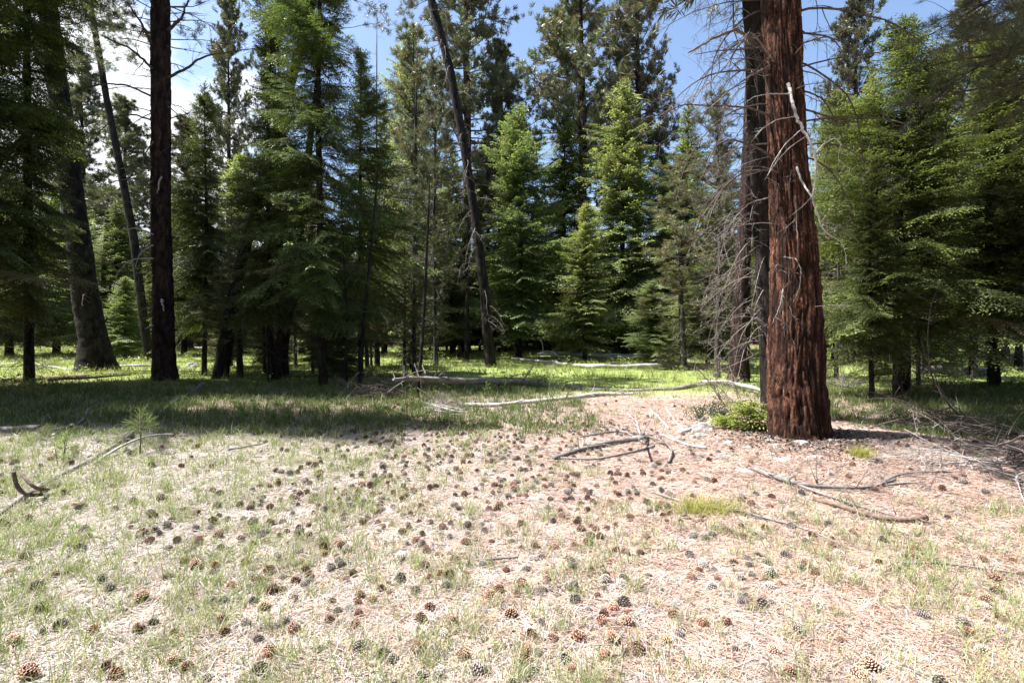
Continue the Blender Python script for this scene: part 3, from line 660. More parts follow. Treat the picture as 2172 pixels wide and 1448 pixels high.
def simple_tree(label, pts, Y, H, bark, seed, nb, z0, z1, L, crown=None, mat_='twig_dark', name='pine_tree', cat='pine tree', r=0.012, side=None, grav=0.5, sub=6, lvl=1, nseg=26, amp=0.10, flare=0.22, fh=0.5, dz=0.06, dy=0.0, el=(-0.3, 0.4), r_top=0.05, near='mid'):
    root, pos, o = path_tree(name, label, cat, pts, Y, H, bark, seed, nseg=nseg, amp=amp, flare=flare, fh=fh, dz=dz, dy=dy, r_top=r_top)
    limbs_on(root, pos, nb, z0, z1, L, r, M[mat_], side=side, grav=grav, sub=sub, lvl=lvl, el=el)
    if crown:
        n, a, b, rad, nm = crown; c_ = MB(); c_.sm = False
        TT = [tuft_template(*{'near': (36, 0.20, 0.008), 'mid': (26, 0.21, 0.014)}[near]) for _ in range(5)]
        for i in range(n):
            z = a+(b-a)*(i+U(0, 1))/n; az = U(0, 6.28); c, r0 = pos(z); u = (z-a)/(b-a)
            pine_limb(c_, c, (math.cos(az), math.sin(az), U(-0.25, 0.3)+0.5*u), rad*U(0.6, 1.1)*(1-0.75*u), 0.02, TT, [0, 0, 0, 1], sub=7, tufts=4)
        c_.build('crown', [M['pine'], M['pine_old'], M['twig_dark']], root)
    return root, pos, o
# A flared leaning trunk far left
simple_tree('thick dark trunk with a wide flared foot leaning left behind the low log, far left', [(206, 790, 62), (200, 730, 52), (178, 600, 46), (158, 450, 42), (132, 250, 38), (100, 0, 34)], 19.5, 24, M['dark_bark'], 1.7,
            22, 3, 12, 2.2, (70, 13, 24, 4, 'pine'), flare=0.38, fh=0.75, r=0.02)
# B upright dark pine
PB, pb, ob = simple_tree('upright dark brown pine trunk with thin curved dead branches, left of the near-black fir', [(350, 808, 44), (348, 740, 42), (344, 600, 39), (341, 450, 38), (341, 200, 37), (340, 0, 36)], 15.6, 22, M['brown_bark'], 2.9,
            16, 7.5, 12.2, 1.9, (60, 10.8, 22, 3.0, 'pine'), flare=0.20, fh=0.5, r=0.02, grav=0.35, sub=8, lvl=2, side=(0.0, math.pi), near='mid')
def b2(pts, r0=0.028, r1=0.008, sub=1, m='twig', Y=15.2): px_branch(PB, ob, pts, Y, r0, r1, M[m], 6, sub, sublen=0.7)
b2([(325, 497), (290, 483), (260, 487), (225, 503)], m='white_wood'); b2([(325, 520), (298, 535), (285, 570)], m='white_wood')
b2([(325, 548), (275, 550), (248, 580), (240, 618)], m='white_wood'); b2([(325, 585), (295, 578), (270, 583)], 0.022); b2([(325, 622), (285, 620)], 0.02)
b2([(325, 650), (305, 655), (292, 668)], 0.02); b2([(325, 673), (298, 675)], 0.02); b2([(325, 690), (308, 697)], 0.028, 0.018, 0, 'white_wood')
b2([(322, 145), (280, 105), (215, 75)], 0.045, 0.02, 3, 'twig_dark'); b2([(322, 205), (270, 180), (220, 177), (175, 188)], 0.035, 0.012, 4, 'twig_dark')
b2([(322, 255), (285, 243), (245, 247), (210, 280), (200, 300)], 0.03, 0.008, 4, 'twig_dark'); b2([(322, 355), (290, 355), (262, 372)], 0.025, 0.008, 2)
b2([(322, 385), (280, 378), (240, 385), (215, 400)], 0.028, 0.008, 3); b2([(322, 430), (270, 428)], 0.02, 0.008, 1)
b2([(356, 165), (395, 145), (430, 120), (480, 112), (540, 103)], 0.045, 0.01, 7, 'twig_dark'); b2([(356, 65), (385, 40), (400, 0)], 0.05, 0.02, 6, 'twig_dark')
b2([(356, 225), (380, 245), (385, 290), (362, 330)], 0.02, 0.006, 2); b2([(325, 300), (305, 330), (300, 380), (318, 440)], 0.022, 0.008, 1)
b2([(322, 95), (300, 50), (270, 5)], 0.05, 0.02, 5, 'twig_dark')
b2([(343, 375, 0), (336, 390, -.3), (334, 410, -.3)], 0.03, 0.012, 0, 'white_wood'); b2([(343, 635, 0), (345, 645, -.3), (347, 660, -.3)], 0.035, 0.02, 0, 'white_wood')
# C slim grey leaning trunk
simple_tree('slim grey trunk leaning left between the flared trunk and the dark upright trunk', [(318, 762, 18), (305, 680, 17), (283, 500, 16), (250, 330, 14), (228, 220, 13), (190, 0, 11)], 26, 23, M['dark_bark'], 4.4,
            14, 6, 18, 1.6, (34, 15, 23, 2.2, 'pine'), r=0.014, nseg=14, dz=0.12, flare=0.15)
simple_tree('thin dark stem right beside the flared trunk', [(218, 690, 11), (219, 600, 10), (228, 450, 8)], 31, 9, M['dark_bark'], 4.9, 12, 2, 8, 1.0, None, r=0.008, nseg=9, dz=0.2, flare=0.1, r_top=0.02)
# F, G leaning trunks left of centre
simple_tree('dark trunk leaning right out of the near-black fir', [(466, 803, 30), (480, 720, 28), (505, 580, 25), (545, 430, 22), (600, 240, 20), (662, 0, 18)], 16.3, 18, M['dark_bark'], 5.5,
            16, 4, 12, 1.7, (46, 11.6, 18, 3.4, 'pine'), r=0.013, flare=0.15)
simple_tree('short visible leaning trunk under the broad fir boughs', [(580, 802, 34), (598, 730, 27), (612, 640, 24), (640, 450, 20)], 16.2, 11, M['brown_bark'], 6.1, 12, 1.5, 8, 1.2, None, r=0.01, flare=0.12, r_top=0.05)
# stems
for a in (((735, 822, 7), (733, 760, 6), (738, 700, 6), (730, 560, 5), 13.5, 5.5, 'crooked thin stem right of the tall dense fir trunk'),
          ((762, 818, 10), (768, 730, 9), (776, 640, 8), (788, 520, 6), 13.6, 6.5, 'dark slender stem leaning slightly right near the raised log tip'),
          ((602, 800, 5), (603, 760, 5), (604, 720, 4), (604, 620, 4), 16.5, 4.5, 'very thin pale stem beside the short leaning trunk'),
          ((563, 790, 7), (561, 740, 6), (560, 690, 5), (562, 560, 4), 18.5, 6.0, 'thin dark stem left of the short leaning trunk'),
          ((884, 842, 8), (893, 760, 8), (900, 650, 7), (908, 470, 5), 11.8, 5.5, 'thin leaning stem crossing in front of the raised log'),
          ((796, 765, 5), (797, 640, 5), (798, 400, 4), (799, 180, 3), 24.0, 17.5, 'thin bare spire rising between the firs left of the leaning dark trunk')):
    simple_tree(a[6], a[:4], a[4], a[5], M['dark_bark'] if a[4] < 23 else M['grey_bark'], a[4], 12 if a[4] < 23 else 30, 0.8, a[5]*0.95, 0.7, None, r=0.005, nseg=8, dz=0.12, flare=0.1, name='dead_sapling', cat='dead tree', r_top=0.008)
simple_tree('straight grey-brown trunk standing behind the raised log, left of the leaning dark trunk', [(874, 768, 20), (877, 700, 16), (878, 560, 14), (880, 400, 11)], 24.3, 14, M['grey_bark'], 7.7, 40, 1.5, 11, 1.6, None, r=0.010, nseg=12, dz=0.12, r_top=0.03, flare=0.15)
simple_tree('thin dark stem just left of the foot of the leaning dark trunk', [(990, 755, 11), (991, 680, 9), (992, 560, 8)], 26, 10, M['dark_bark'], 7.9, 26, 1.2, 9, 1.3, None, r=0.008, nseg=9, dz=0.12, r_top=0.02, flare=0.1)
# M leaning dark trunk
simple_tree('tall dark trunk leaning left across the centre with pale hanging dead twigs', [(1041, 780, 25), (1034, 700, 23), (1028, 620, 22), (1008, 460, 20), (983, 300, 19), (955, 150, 18), (915, 0, 18)], 21.5, 21, M['dark_bark'], 8.4,
            60, 2.0, 16, 2.3, (30, 15.5, 21, 2.6, 'pine'), 'twig', r=0.013, grav=0.9, sub=7, lvl=2, flare=0.12, el=(-0.5, 0.4))
# trunks left of the red pine
simple_tree('grey-brown trunk with flaky bark left of the red-barked pine', [(1566, 806, 44), (1570, 700, 38), (1576, 560, 32), (1584, 400, 26), (1592, 200, 24)], 15.2, 17, M['brown_bark'], 9.1,
            46, 1.0, 11, 1.7, None, 'twig', r=0.010, grav=1.3, sub=8, lvl=2, el=(-0.6, 0.5), amp=0.14, flare=0.15, side=(math.pi, 2.4, -1.9, 0.3))
simple_tree('dark grey trunk standing close behind the red-barked pine on its left', [(1640, 880, 44), (1630, 700, 42), (1622, 500, 46), (1608, 200, 48), (1600, 0, 48)], 8.6, 20, M['dark_bark'], 9.9,
            62, 1.2, 8.8, 1.6, (120, 7.9, 19, 3.6, 'pine'), 'twig', r=0.009, grav=1.4, sub=8, lvl=2, el=(-0.6, 0.5), side=(math.pi, 2.6, -2.4), flare=0.1)
# slender trunks under the dark fir on the right
for px, py, w_, Y, lb in ((1877, 762, 9, 24, 'thin dark stem nearest the red-barked pine among the right-hand stems'), (1903, 842, 18, 11.7, 'pale grey stem at the front of the right-hand stems'),
                          (1925, 812, 12, 14.8, 'dark stem just right of the pale grey front stem'), (1947, 818, 9, 14.2, 'slim stem third from the pale grey front stem'),
                          (1978, 765, 7, 22, 'thin stem in the bright gap between the right-hand stems'), (2066, 790, 14, 17, 'dark stem behind the broken reddish stump'),
                          (2112, 765, 13, 24, 'straight stem near the right edge in the bright gap'), (2160, 780, 14, 20, 'dark stem at the very right edge'), (1800, 770, 12, 24, 'stem close behind the foot of the red-barked pine')):
    simple_tree(lb, [(px, py, w_), (px+U(-3, 3), py-100, w_*0.85), (px+U(-6, 6), py-250, w_*0.7)], Y, 3.2+Y*0.1, M['grey_bark'] if 'pale' in lb else M['dark_bark'], px*0.01, 18, 0.6, 3.6, 1.1, None, r=0.006, nseg=9, dz=0.15, flare=0.12, name='conifer_stem', cat='tree', r_top=0.02)
# pines whose boughs hang in from above
def overhang(label, x, y, H, limbs, bark='brown_bark', r=0.22):
    z = float(tz(x, y)); root = empty('pine_tree', (x, y, z), label, 'pine tree')
    trunk_mb([-0.1, H*0.5, H], [0, 0, 0], [0, 0, 0], [r, r*0.7, 0.05], 20, 0.2, 0.08, 0.2, 0.4, x).build('trunk', M[bark], root, attr='ridge')
    c_ = MB(); c_.sm = False; TT = [tuft_template(40, 0.19, 0.0055, 1.0) for _ in range(6)]
    for (h, az, el, L_, n) in limbs:
        for _ in range(n):
            a = R_(az+U(-14, 14)); e = R_(el+U(-8, 8))
            P = walk((0, 0, h+U(-.4, .4)), (math.cos(a)*math.cos(e), math.sin(a)*math.cos(e), math.sin(e)), L_*U(0.75, 1.1), 14, U(-0.12, 0.12), 0.10, 0.2); c_.tube(P, np.linspace(0.04, 0.008, len(P)), 5, 2, False)
            for i in range(26):
                k = int(U(5, len(P)-0.01)); t = unit(P[k]-P[k-1]); S = walk(P[k], unit(t*0.5+rng.normal(size=3)*0.6+np.array([0, 0, -0.1])), U(0.3, 0.9), 5, U(-1, 1), 0.3, 0.6)
                c_.tube(S, np.linspace(0.007, 0.003, len(S)), 4, 2, False)
                for q in range(int(U(0, 4.0))): place(c_, TT[int(U(0, 6))], 0 if U(0, 1) < 0.85 else 1, S[-1-q], unit(S[-1]-S[-2])+rng.normal(size=3)*0.3, U(0.8, 1.1))
    c_.build('crown', [M['pine'], M['pine_old'], M['twig_dark']], root)
overhang('pine off the right edge whose dark boughs hang into the upper right corner', 10.6, 8.3, 15, [(6.9, 185, -10, 3.4, 6), (8.0, 190, -14, 3.8, 6), (6.2, 176, -10, 2.6, 4), (11, 100, 0, 3, 6), (12, -60, 0, 3, 6)])
overhang('pine whose long-needled boughs hang in along the top edge left of the leaning dark trunk', -3.0, 10.6, 15, [(8.2, 10, 2, 1.6, 2), (8.0, 160, 6, 2.0, 3), (8.4, -80, -2, 1.5, 3), (8.9, 60, 20, 2.0, 5), (11, 200, 20, 2.0, 6)], r=0.07) if False else None

# ------------------------------------------------------------------ logs and fallen wood
def log(name, label, cat, pts, r, m='grey_wood', n=12, lift=0.0, sub=0, group=None, sl=0.3, knots=True, dead=None):
    """pts in photo pixels on the ground (px, py[, height above ground]); r list or pair of radii"""
    P = []
    for q in pts:
        g = gp(q[0], q[1]+(0)); h = q[2] if len(q) > 2 else 0
        if h:                                       # raised point: keep it on the same pixel, nearer its true spot
            Y = (CH-h-g[2])*F/(q[1]-HY) if q[1] > HY else g[1]; g = np.array([(q[0]-HX)/F*Y, Y, float(tz((q[0]-HX)/F*Y, Y))+h])
        P.append(g)
    P = np.array(P); L_ = np.linalg.norm(np.diff(P, axis=0), axis=1).sum(); k = int(min(90, max(10, L_/0.08)))
    t = np.concatenate([[0], np.cumsum(np.linalg.norm(np.diff(P, axis=0), axis=1))]); tt = np.linspace(0, t[-1], k)
    Q = np.stack([np.interp(tt, t, P[:, i]) for i in range(3)], 1)
    for _ in range(4): Q[1:-1] = 0.25*Q[:-2]+0.5*Q[1:-1]+0.25*Q[2:]
    Rr = np.interp(tt/t[-1], np.linspace(0, 1, len(r)), r)*(0.72 if name == 'fallen_log' else 0.9)
    Q[:, 2] += Rr*0.6+lift
    Rr = Rr*(1+0.12*(vn(tt*3, r[0]*90)-0.5)*2)
    Q[:, :2] += (np.stack([vn(tt*1.5, 1.1), vn(tt*1.5, 5.5)], 1)-0.5)*Rr[:, None]*2.2
    Q[:, 2] += (vn(tt*1.1, 9.1)-0.6)*Rr*0.9
    mid = Q[0].copy(); mid[2] = float(tz(mid[0], mid[1]))
    mb = MB(); mb.tube(Q-mid, Rr, n)
    V = mb.v[0]; nn = rng.normal(size=V.shape)*np.mean(r)*0.03; mb.v[0] = V+nn
    for _ in range(sub):
        i = int(U(1, len(Q)-1)); tg = unit(Q[i]-Q[i-1]); d = unit(tg*0.5+rng.normal(size=3)*0.8+np.array([0, 0, 0.35]))
        limb(mb, Q[i]-mid, d, sl*U(0.3, 1.3), max(Rr[i]*0.28, 0.003), 0.5, U(-1.5, 1.5), 0.6, 3, 1, 5)
    o = mb.build(name, M[m]); o.location = mid; return tag(o, label, cat, group)
log('fallen_log', 'long weathered log from the left edge back towards the dark upright trunk', 'log', [(-60, 1140), (40, 1066), (140, 1006), (215, 965), (300, 905), (370, 856), (428, 822)], [0.03, 0.045, 0.04, 0.05, 0.085, 0.115], 'grey_wood', sub=22)
log('branch', 'bleached curved branch resting on the weathered log beside the pine seedling', 'branch', [(366, 922, .12), (335, 920, .14), (300, 928, .12), (255, 950, .06), (205, 985, 0)], [0.013, 0.017, 0.02, 0.022], 'white_wood', 8, sub=3, sl=.25)
log('branch', 'short brown branch curving up off the log near the left edge, left of its pair', 'branch', [(24, 1000, .28), (30, 1035, .12), (55, 1055, .05), (92, 1050, .03)], [0.016, 0.02, 0.022], 'brown_wood', 8)
log('branch', 'short brown branch rising off the log near the left edge, right of its pair', 'branch', [(38, 1000, .26), (68, 1035, .14), (105, 1040, .03)], [0.012, 0.017, 0.02], 'brown_wood', 8)
log('branch', 'thin straight stick leaning on the log near the left edge', 'branch', [(0, 1078), (60, 1046, .05), (128, 1010, .08)], [0.008, 0.006], 'grey_wood', 6)
log('branch', 'curved dark branch in the shade at the left, one end raised', 'branch', [(184, 868, .3), (182, 890, .12), (165, 906, .03), (110, 918)], [0.02, 0.03, 0.035], 'grey_wood', 8, sub=2)
log('fallen_log', 'short dark log end cut off at the left edge in the shade', 'log', [(-30, 920), (40, 917), (92, 914)], [0.09, 0.085, 0.075], 'grey_wood')
log('fallen_log', 'old log lying in front of the flared trunk at the far left', 'log', [(-60, 822), (60, 808), (170, 800), (320, 792)], [0.15, 0.12, 0.07], 'brown_wood', sub=12, sl=.6)
log('fallen_log', 'split brown pole resting on the old log in front of the flared trunk', 'log', [(100, 808, .15), (190, 800, .3), (278, 795, .38)], [0.06, 0.05, 0.015], 'brown_wood', sub=4)
log('fallen_log', 'raised long dark log with its thin tip up, left of centre', 'log', [(832, 808, .55), (900, 806, .42), (1000, 812, .3), (1080, 816, .15), (1190, 820, .03), (1300, 826)], [0.05, 0.09, 0.11, 0.12, 0.12, 0.10], 'grey_wood', sub=26, sl=.8)
log('fallen_log', 'dull straight log on the ground passing behind the thin stems left of centre', 'log', [(560, 800), (700, 799), (860, 801), (1020, 808), (1140, 817), (1250, 824)], [0.05, 0.07, 0.08, 0.08], 'brown_wood', sub=14, sl=.6)
log('fallen_log', 'long pale log along the front edge of the meadow, upper one of two crossing', 'log', [(1150, 818), (1250, 828), (1345, 830), (1440, 826), (1508, 816)], [0.06, 0.075, 0.09, 0.10], 'grey_wood', sub=8)
log('fallen_log', 'long grey log along the front edge of the meadow, lower one of two crossing', 'log', [(890, 868), (980, 862), (1060, 862), (1150, 852), (1250, 842), (1350, 836)], [0.03, 0.07, 0.09, 0.09, 0.07], 'white_wood', sub=16, sl=.4)
log('fallen_log', 'bleached log behind the foot of the grey-brown trunk', 'log', [(1480, 812), (1540, 812, .1), (1600, 824, .15), (1640, 842)], [0.07, 0.07, 0.06], 'white_wood', sub=12, sl=.6)
log('fallen_log', 'far pale log lying behind the leaning dark trunk', 'log', [(820, 733), (930, 733), (1060, 739), (1200, 752)], [0.12, 0.13, 0.14], 'white_wood', sub=8, sl=.6)
log('fallen_log', 'far bleached log with broken branches at centre, rising to its left', 'log', [(1140, 752, .45), (1200, 753, .25), (1290, 756, .1), (1400, 757), (1520, 759)], [0.09, 0.14, 0.17], 'white_wood', sub=18, sl=1.4)
log('fallen_log', 'pale log in the bright meadow grass right of the leaning trunk', 'log', [(1085, 765), (1180, 775), (1260, 784), (1420, 783), (1600, 782)], [0.08, 0.11, 0.12], 'white_wood', sub=8, sl=.5, lift=.1)
log('fallen_log', 'far straight pale log in the meadow just beneath the fir sapling', 'log', [(1245, 763), (1330, 763), (1420, 763)], [0.09, 0.10], 'white_wood', sub=5, sl=.5, lift=.12)
log('fallen_log', 'short dark-ended pole lying in the meadow below the pale logs', 'log', [(1293, 776, .05), (1340, 777), (1395, 776)], [0.05, 0.06], 'grey_wood', sub=3, sl=.5, lift=.1)
log('fallen_log', 'very far horizontal pole at the back of the meadow on the left', 'log', [(225, 737), (330, 738), (470, 739), (620, 738)], [0.12, 0.12], 'white_wood', sub=6, sl=1.2)
log('fallen_log', 'bleached branchy log in the meadow left of the flared trunk', 'log', [(0, 775), (60, 768, .2), (110, 780), (165, 784)], [0.05, 0.06], 'white_wood', sub=10, sl=.9)
log('fallen_log', 'pale log in the bright grass between the flared trunk and the dark trunk', 'log', [(225, 780), (300, 775, .1), (345, 778)], [0.06, 0.07], 'white_wood', sub=9, sl=.7)
log('fallen_log', 'dark log in the shade behind the right-hand stems', 'log', [(1940, 797), (2030, 797), (2110, 798)], [0.20, 0.20], 'grey_wood', sub=4, sl=.6, lift=.1)
log('fallen_log', 'far pale log in the bright gap right of the red-barked pine', 'log', [(1780, 742), (1880, 743), (2010, 745), (2172, 748)], [0.13, 0.13], 'white_wood', sub=8, sl=.7)
log('branch', 'pale upright broken branch rising from the front meadow log', 'branch', [(1085, 856), (1098, 850, .12), (1112, 845, .28)], [0.02, 0.014], 'white_wood', 7, sub=1)
for pts, lb in (([(1170, 978), (1230, 960), (1285, 946), (1335, 938), (1385, 930)], 'main grey branch of the stick pile on the needles, its thick end right'),
                ([(1354, 930, .26), (1362, 930, .12), (1376, 932, 0)], 'short stub standing up out of the stick pile'),
                ([(1375, 930, .03), (1410, 938, .04), (1428, 960, .02), (1420, 985)], 'curved grey stick bending towards the front from the stick pile'),
                ([(1378, 872), (1402, 892), (1420, 912)], 'pale stick behind the stick pile, left of its pair'), ([(1412, 870), (1432, 895), (1450, 915)], 'pale stick behind the stick pile, right of its pair'),
                ([(1440, 922), (1475, 914), (1510, 902)], 'short fat log just behind the two pale stones'),
                ([(1290, 905), (1330, 922), (1372, 945)], 'thin grey stick crossing the middle of the stick pile'), ([(1230, 930), (1300, 918), (1370, 925)], 'thin dark stick along the back of the stick pile'), ([(1330, 880), (1352, 900), (1360, 925)], 'slim pale stick pointing away from the stick pile'),
                ([(1400, 925), (1460, 950), (1500, 955)], 'short pale stick right of the stick pile towards the stones'),
                ([(1180, 975), (1260, 980), (1340, 965), (1390, 950)], 'thin stick at the front of the stick pile')):
    rr = [0.034, 0.038] if 'fat' in lb or 'main' in lb else [0.015, 0.02]
    log('branch', lb, 'branch', pts, rr, 'grey_wood' if 'pale' not in lb else 'white_wood', 7, sub=18 if 'main' in lb else 7, sl=.38, lift=.02)
for pts, rr, lb, sb in (([(1592, 1000), (1640, 1020), (1700, 1036), (1780, 1042), (1850, 1040), (1900, 1022)], [0.03, 0.024, 0.018, 0.012], 'dead branch with a thick left end lying in front of the red-barked pine', 16),
                ([(1690, 1035), (1760, 1060), (1840, 1085), (1930, 1110)], [0.016, 0.009], 'long thin stick forking towards the front from the thick-ended branch', 8),
                ([(1722, 1066), (1790, 1082), (1850, 1108), (1905, 1114), (1965, 1108)], [0.022, 0.028, 0.026], 'stout bent brown stick front right of the red-barked pine', 3),
                ([(1385, 1050), (1470, 1078), (1570, 1090), (1640, 1110), (1720, 1128), (1800, 1170)], [0.010, 0.014, 0.012, 0.006], 'long thin branch lying across the yellow-green tussock', 9),
                ([(1850, 1040), (1900, 1012), (1960, 1004), (2010, 1006)], [0.014, 0.008], 'curved thin branch at the right end of the fallen dead branch', 7),
                ([(1880, 1034), (1950, 1026), (1985, 1045)], [0.012, 0.006], 'small arched stick right of the fallen dead branch', 3),
                ([(1905, 1202), (2000, 1200), (2172, 1225)], [0.01, 0.006], 'thin stick near the right edge of the litter', 3),
                ([(480, 958), (520, 952), (566, 943)], [0.014, 0.009], 'short pale stick in the grass left of centre', 1),
                ([(1010, 1196), (1060, 1192), (1100, 1188)], [0.01, 0.006], 'short stick in the foreground beside the cluster of cones', 1)):
    log('branch', lb, 'branch', pts, [1.0*q for q in rr], 'brown_wood' if 'brown' in lb else 'grey_wood', 8, sub=int(sb*1.3), sl=.4, lift=.022)
# tangled dead tops at right
def tangle(label, px, py, n, L_, r, m, seed_dir, spread=0.5, el=(0.0, 0.5)):
    g = gp(px, py); mb = MB(); n = int(n*1.7)
    for i in range(n):
        a = R_(seed_dir)+U(-spread, spread); limb(mb, rng.normal(size=3)*0.12*np.array([1, 1, .3])+np.array([0, 0, .05]), (math.cos(a), math.sin(a), U(*el)), L_*U(0.5, 1.15), r*U(0.6, 1.2), 0.35, U(-0.8, 0.8), 0.5, 9, 2, 5)
    o = mb.build('dead_branches', M[m]); o.location = g; tag(o, label, 'dead branches')
tangle('large grey tangle of dead branches at the right edge', 2230, 985, 9, 2.4, 0.018, 'twig', 165, 0.6, (0.0, 0.45))
tangle('dark dead branches rising behind the grey tangle at the right edge', 2150, 935, 8, 2.6, 0.015, 'twig_dark', 150, 0.4, (0.2, 0.7))
tangle('bleached thin branches in front of the grey tangle at the right edge', 2120, 1000, 6, 1.2, 0.01, 'white_wood', 180, 0.6, (0, 0.3))
tangle('dark brushy dead branches on the ground under the thin leaning stem', 860, 845, 10, 1.5, 0.012, 'twig_dark', 170, 0.9, (0.1, 0.7))
tangle('grey broken branches in front of the shaded logs, left of centre', 1000, 866, 7, 1.1, 0.014, 'twig', 170, 0.5, (0.05, 0.4))
tangle('dead branches spilling from the left end of the long front meadow log', 960, 880, 5, 0.8, 0.015, 'white_wood', 150, 0.9, (0.05, 0.4))
tangle('bare dead shrub with round galls in front of the grey-brown trunk', 1545, 860, 7, 1.2, 0.010, 'twig_dark', 110, 0.5, (0.8, 1.6))
tangle('dead branches in the bright gap right of the foot of the red-barked pine', 1800, 830, 7, 1.2, 0.012, 'twig', 90, 1.4, (0.2, 0.8))
tangle('dead branches in the grass under the dark fir boughs on the far left', 60, 790, 6, 1.6, 0.014, 'twig', 60, 1.4, (0.2, 0.8))
# stump, broken and reddish
g = gp(2062, 800); mb = trunk_mb([-0.1, 0.5, 1.05], [0, 0.02, 0.05], [0, 0, 0], [0.14, 0.12, 0.06], 16, 0.06, 0.2, 0.15, 0.2, 2.2)
o = mb.build('stump', M['rust_wood'] if 'rust_wood' in M else M['red_bark'], attr='ridge'); o.location = g; tag(o, 'broken reddish stump among the right-hand stems', 'stump')
g = gp(898+76, 762); mb = trunk_mb([-0.1, 0.3, 0.7], [0, 0.02, 0.03], [0, 0, 0], [0.26, 0.2, 0.12], 14, 0.08, 0.2, 0.15, 0.2, 3.2)
o = mb.build('stump', M['red_bark'], attr='ridge'); o.location = g; tag(o, 'small brown stump left of the foot of the leaning dark trunk', 'stump')

# ------------------------------------------------------------------ rocks
def rock(px, py, wpx, hf, label):
    g = gp(px, py); s = wpx/F*g[1]/2; n = 14
    th = np.linspace(0, 2*np.pi, 18, endpoint=False); ph = np.linspace(-0.6, np.pi/2, 8); A, B = np.meshgrid(th, ph); sd0 = px*0.13
    V = np.stack([np.cos(A)*np.cos(B), np.sin(A)*np.cos(B), np.sin(B)], -1).reshape(-1, 3)
    f = 0.55+0.9*fbm(V[:, 0]*1.3+sd0, V[:, 1]*1.3, V[:, 2]*1.3+py, 3)
    V = V*f[:, None]*np.array([s, s*0.75, s*hf])
    i = np.arange(7)[:, None]*18; j = np.arange(18)[None, :]; j2 = (j+1) % 18
    mb = MB(); mb.sm = False; mb.add(V, np.stack([i+j, i+j2, i+18+j2, i+18+j], -1)); o = mb.build('rock', M['rock']); o.location = g-np.array([0, 0, s*hf*0.12]); o.rotation_euler = (0, 0, U(0, .6)); tag(o, label, 'rock')
for a in ((1492, 914, 52, .75, 'pinkish pale boulder left of the bright green seedling, upper of two'), (1482, 928, 36, .7, 'white stone right below the pinkish pale boulder'), (1440, 934, 34, .7, 'grey-white stone beside the end of the stick pile'),
          (1545, 940, 26, .5, 'small pale stone left of the foot of the red-barked pine'), (1633, 935, 20, .5, 'little white stone at the left foot of the red-barked pine'), (1700, 941, 36, .5, 'flat pale stone at the front foot of the red-barked pine'),
          (1762, 935, 20, .6, 'small stone at the right foot of the red-barked pine'), (1536, 968, 32, .55, 'bright white stone on the open needles, left one of a scattered line'), (1640, 946, 30, .4, 'flat grey stone just in front of the little white stone'),
          (1588, 950, 26, .4, 'tan flat stone half buried left of the red-barked pine'), (1660, 975, 42, .25, 'broad flat pinkish slab in front of the red-barked pine'), (1728, 971, 34, .5, 'dark grey stone in the shade right of the pinkish slab'),
          (1664, 1016, 42, .7, 'bright white stone beside the thick end of the fallen branch'), (1578, 1000, 36, .4, 'grey stone at the tip of the thick-ended fallen branch'), (1700, 1022, 16, .5, 'tiny white stone under the fallen branch'),
          (1262, 1098, 30, .4, 'pale stone among the cones right of centre'), (1900, 1034, 22, .4, 'white stone at the right end of the fallen branch'), (1530, 898, 40, .35, 'pale flat stone tucked under the bright green seedling'),
          (676, 1176, 18, .7, 'small white stone among the cones left of centre'), (1895, 1310, 18, .4, 'little grey-white stone in the litter at lower right'), (408, 778, 26, .8, 'grey boulder in the grass behind the leaning trunk left of centre'), (1410, 757, 40, .35, 'tan flat rock in the far meadow')):
    rock(*a)

# ------------------------------------------------------------------ seedlings and shrubs
def small_fir(px, py, label, n=40, w_=0.5, h=0.32):
    g = gp(px, py); mb = MB(); mb.sm = False; T = templates('near')
    for i in range(n):
        L0, Q, ms = T[0][i % 3]; az = U(0, 6.28); l = w_*U(0.5, 1)*0.62; z = U(0.04, h)
        mb.quads(Q@(rot(az, R_(U(-5, 35)), U(-.4, .4))*(l/L0)).T+np.array([0, 0, z]), np.where(ms == 2, 1, 0))
    root = empty('fir_seedling', g, label, 'seedling'); mb.build('foliage', [M['seedling'], M['twig_dark']], root); b = MB(); b.tube(np.array([[0, 0, -.02], [0.01, 0, h*0.5], [0, 0, h]]), [0.012, 0.008, 0.003], 6); b.build('stem', M['twig_dark'], root)
small_fir(1590, 912, 'bright green fir seedling touching the left foot of the red-barked pine', 46, 0.55, 0.40)
small_fir(1540, 910, 'low bright green fir seedling spreading between the pale boulder and the red-barked pine', 30, 0.42, 0.20)
small_fir(1688, 922, 'tiny green seedling at the front foot of the red-barked pine', 8, 0.16, 0.1)
def shrub(px, py, label, n=260, w_=0.35, h=0.4, m='shrub', leaf=0.03, name='shrub', stems=9):
    g = gp(px, py); root = empty(name, g, label, 'shrub'); b = MB(); lf = MB(); lf.sm = False; PP = []
    for i in range(stems):
        P = walk((U(-.05, .05), U(-.05, .05), 0), (U(-w_, w_)*1.2, U(-w_, w_)*1.2, h), h*U(0.7, 1.2), 6, U(-1, 1), 0.2, 0.5); b.tube(P, np.linspace(0.006, 0.002, 7), 4); PP.append(P[2:])
    PP = np.vstack(PP); k = rng.integers(0, len(PP), n); P = PP[k]+rng.normal(size=(n, 3))*0.035; D = unit(rng.normal(size=(n, 3))+np.array([0, 0, .5]))
    lf.quads(kite(P, D, leaf*U(.7, 1.3, n), leaf*0.5, unit(rng.normal(size=(n, 3)))))
    lf.build('foliage', M[m], root); b.build('stems', M['twig_dark'], root)
shrub(1528, 895, 'dark green leathery-leaved shrub behind the bright fir seedling', 900, .40, .42, leaf=.04, stems=16)
shrub(1480, 893, 'smaller dark shrub left of the leathery-leaved shrub', 500, .3, .32, leaf=.035, stems=10)
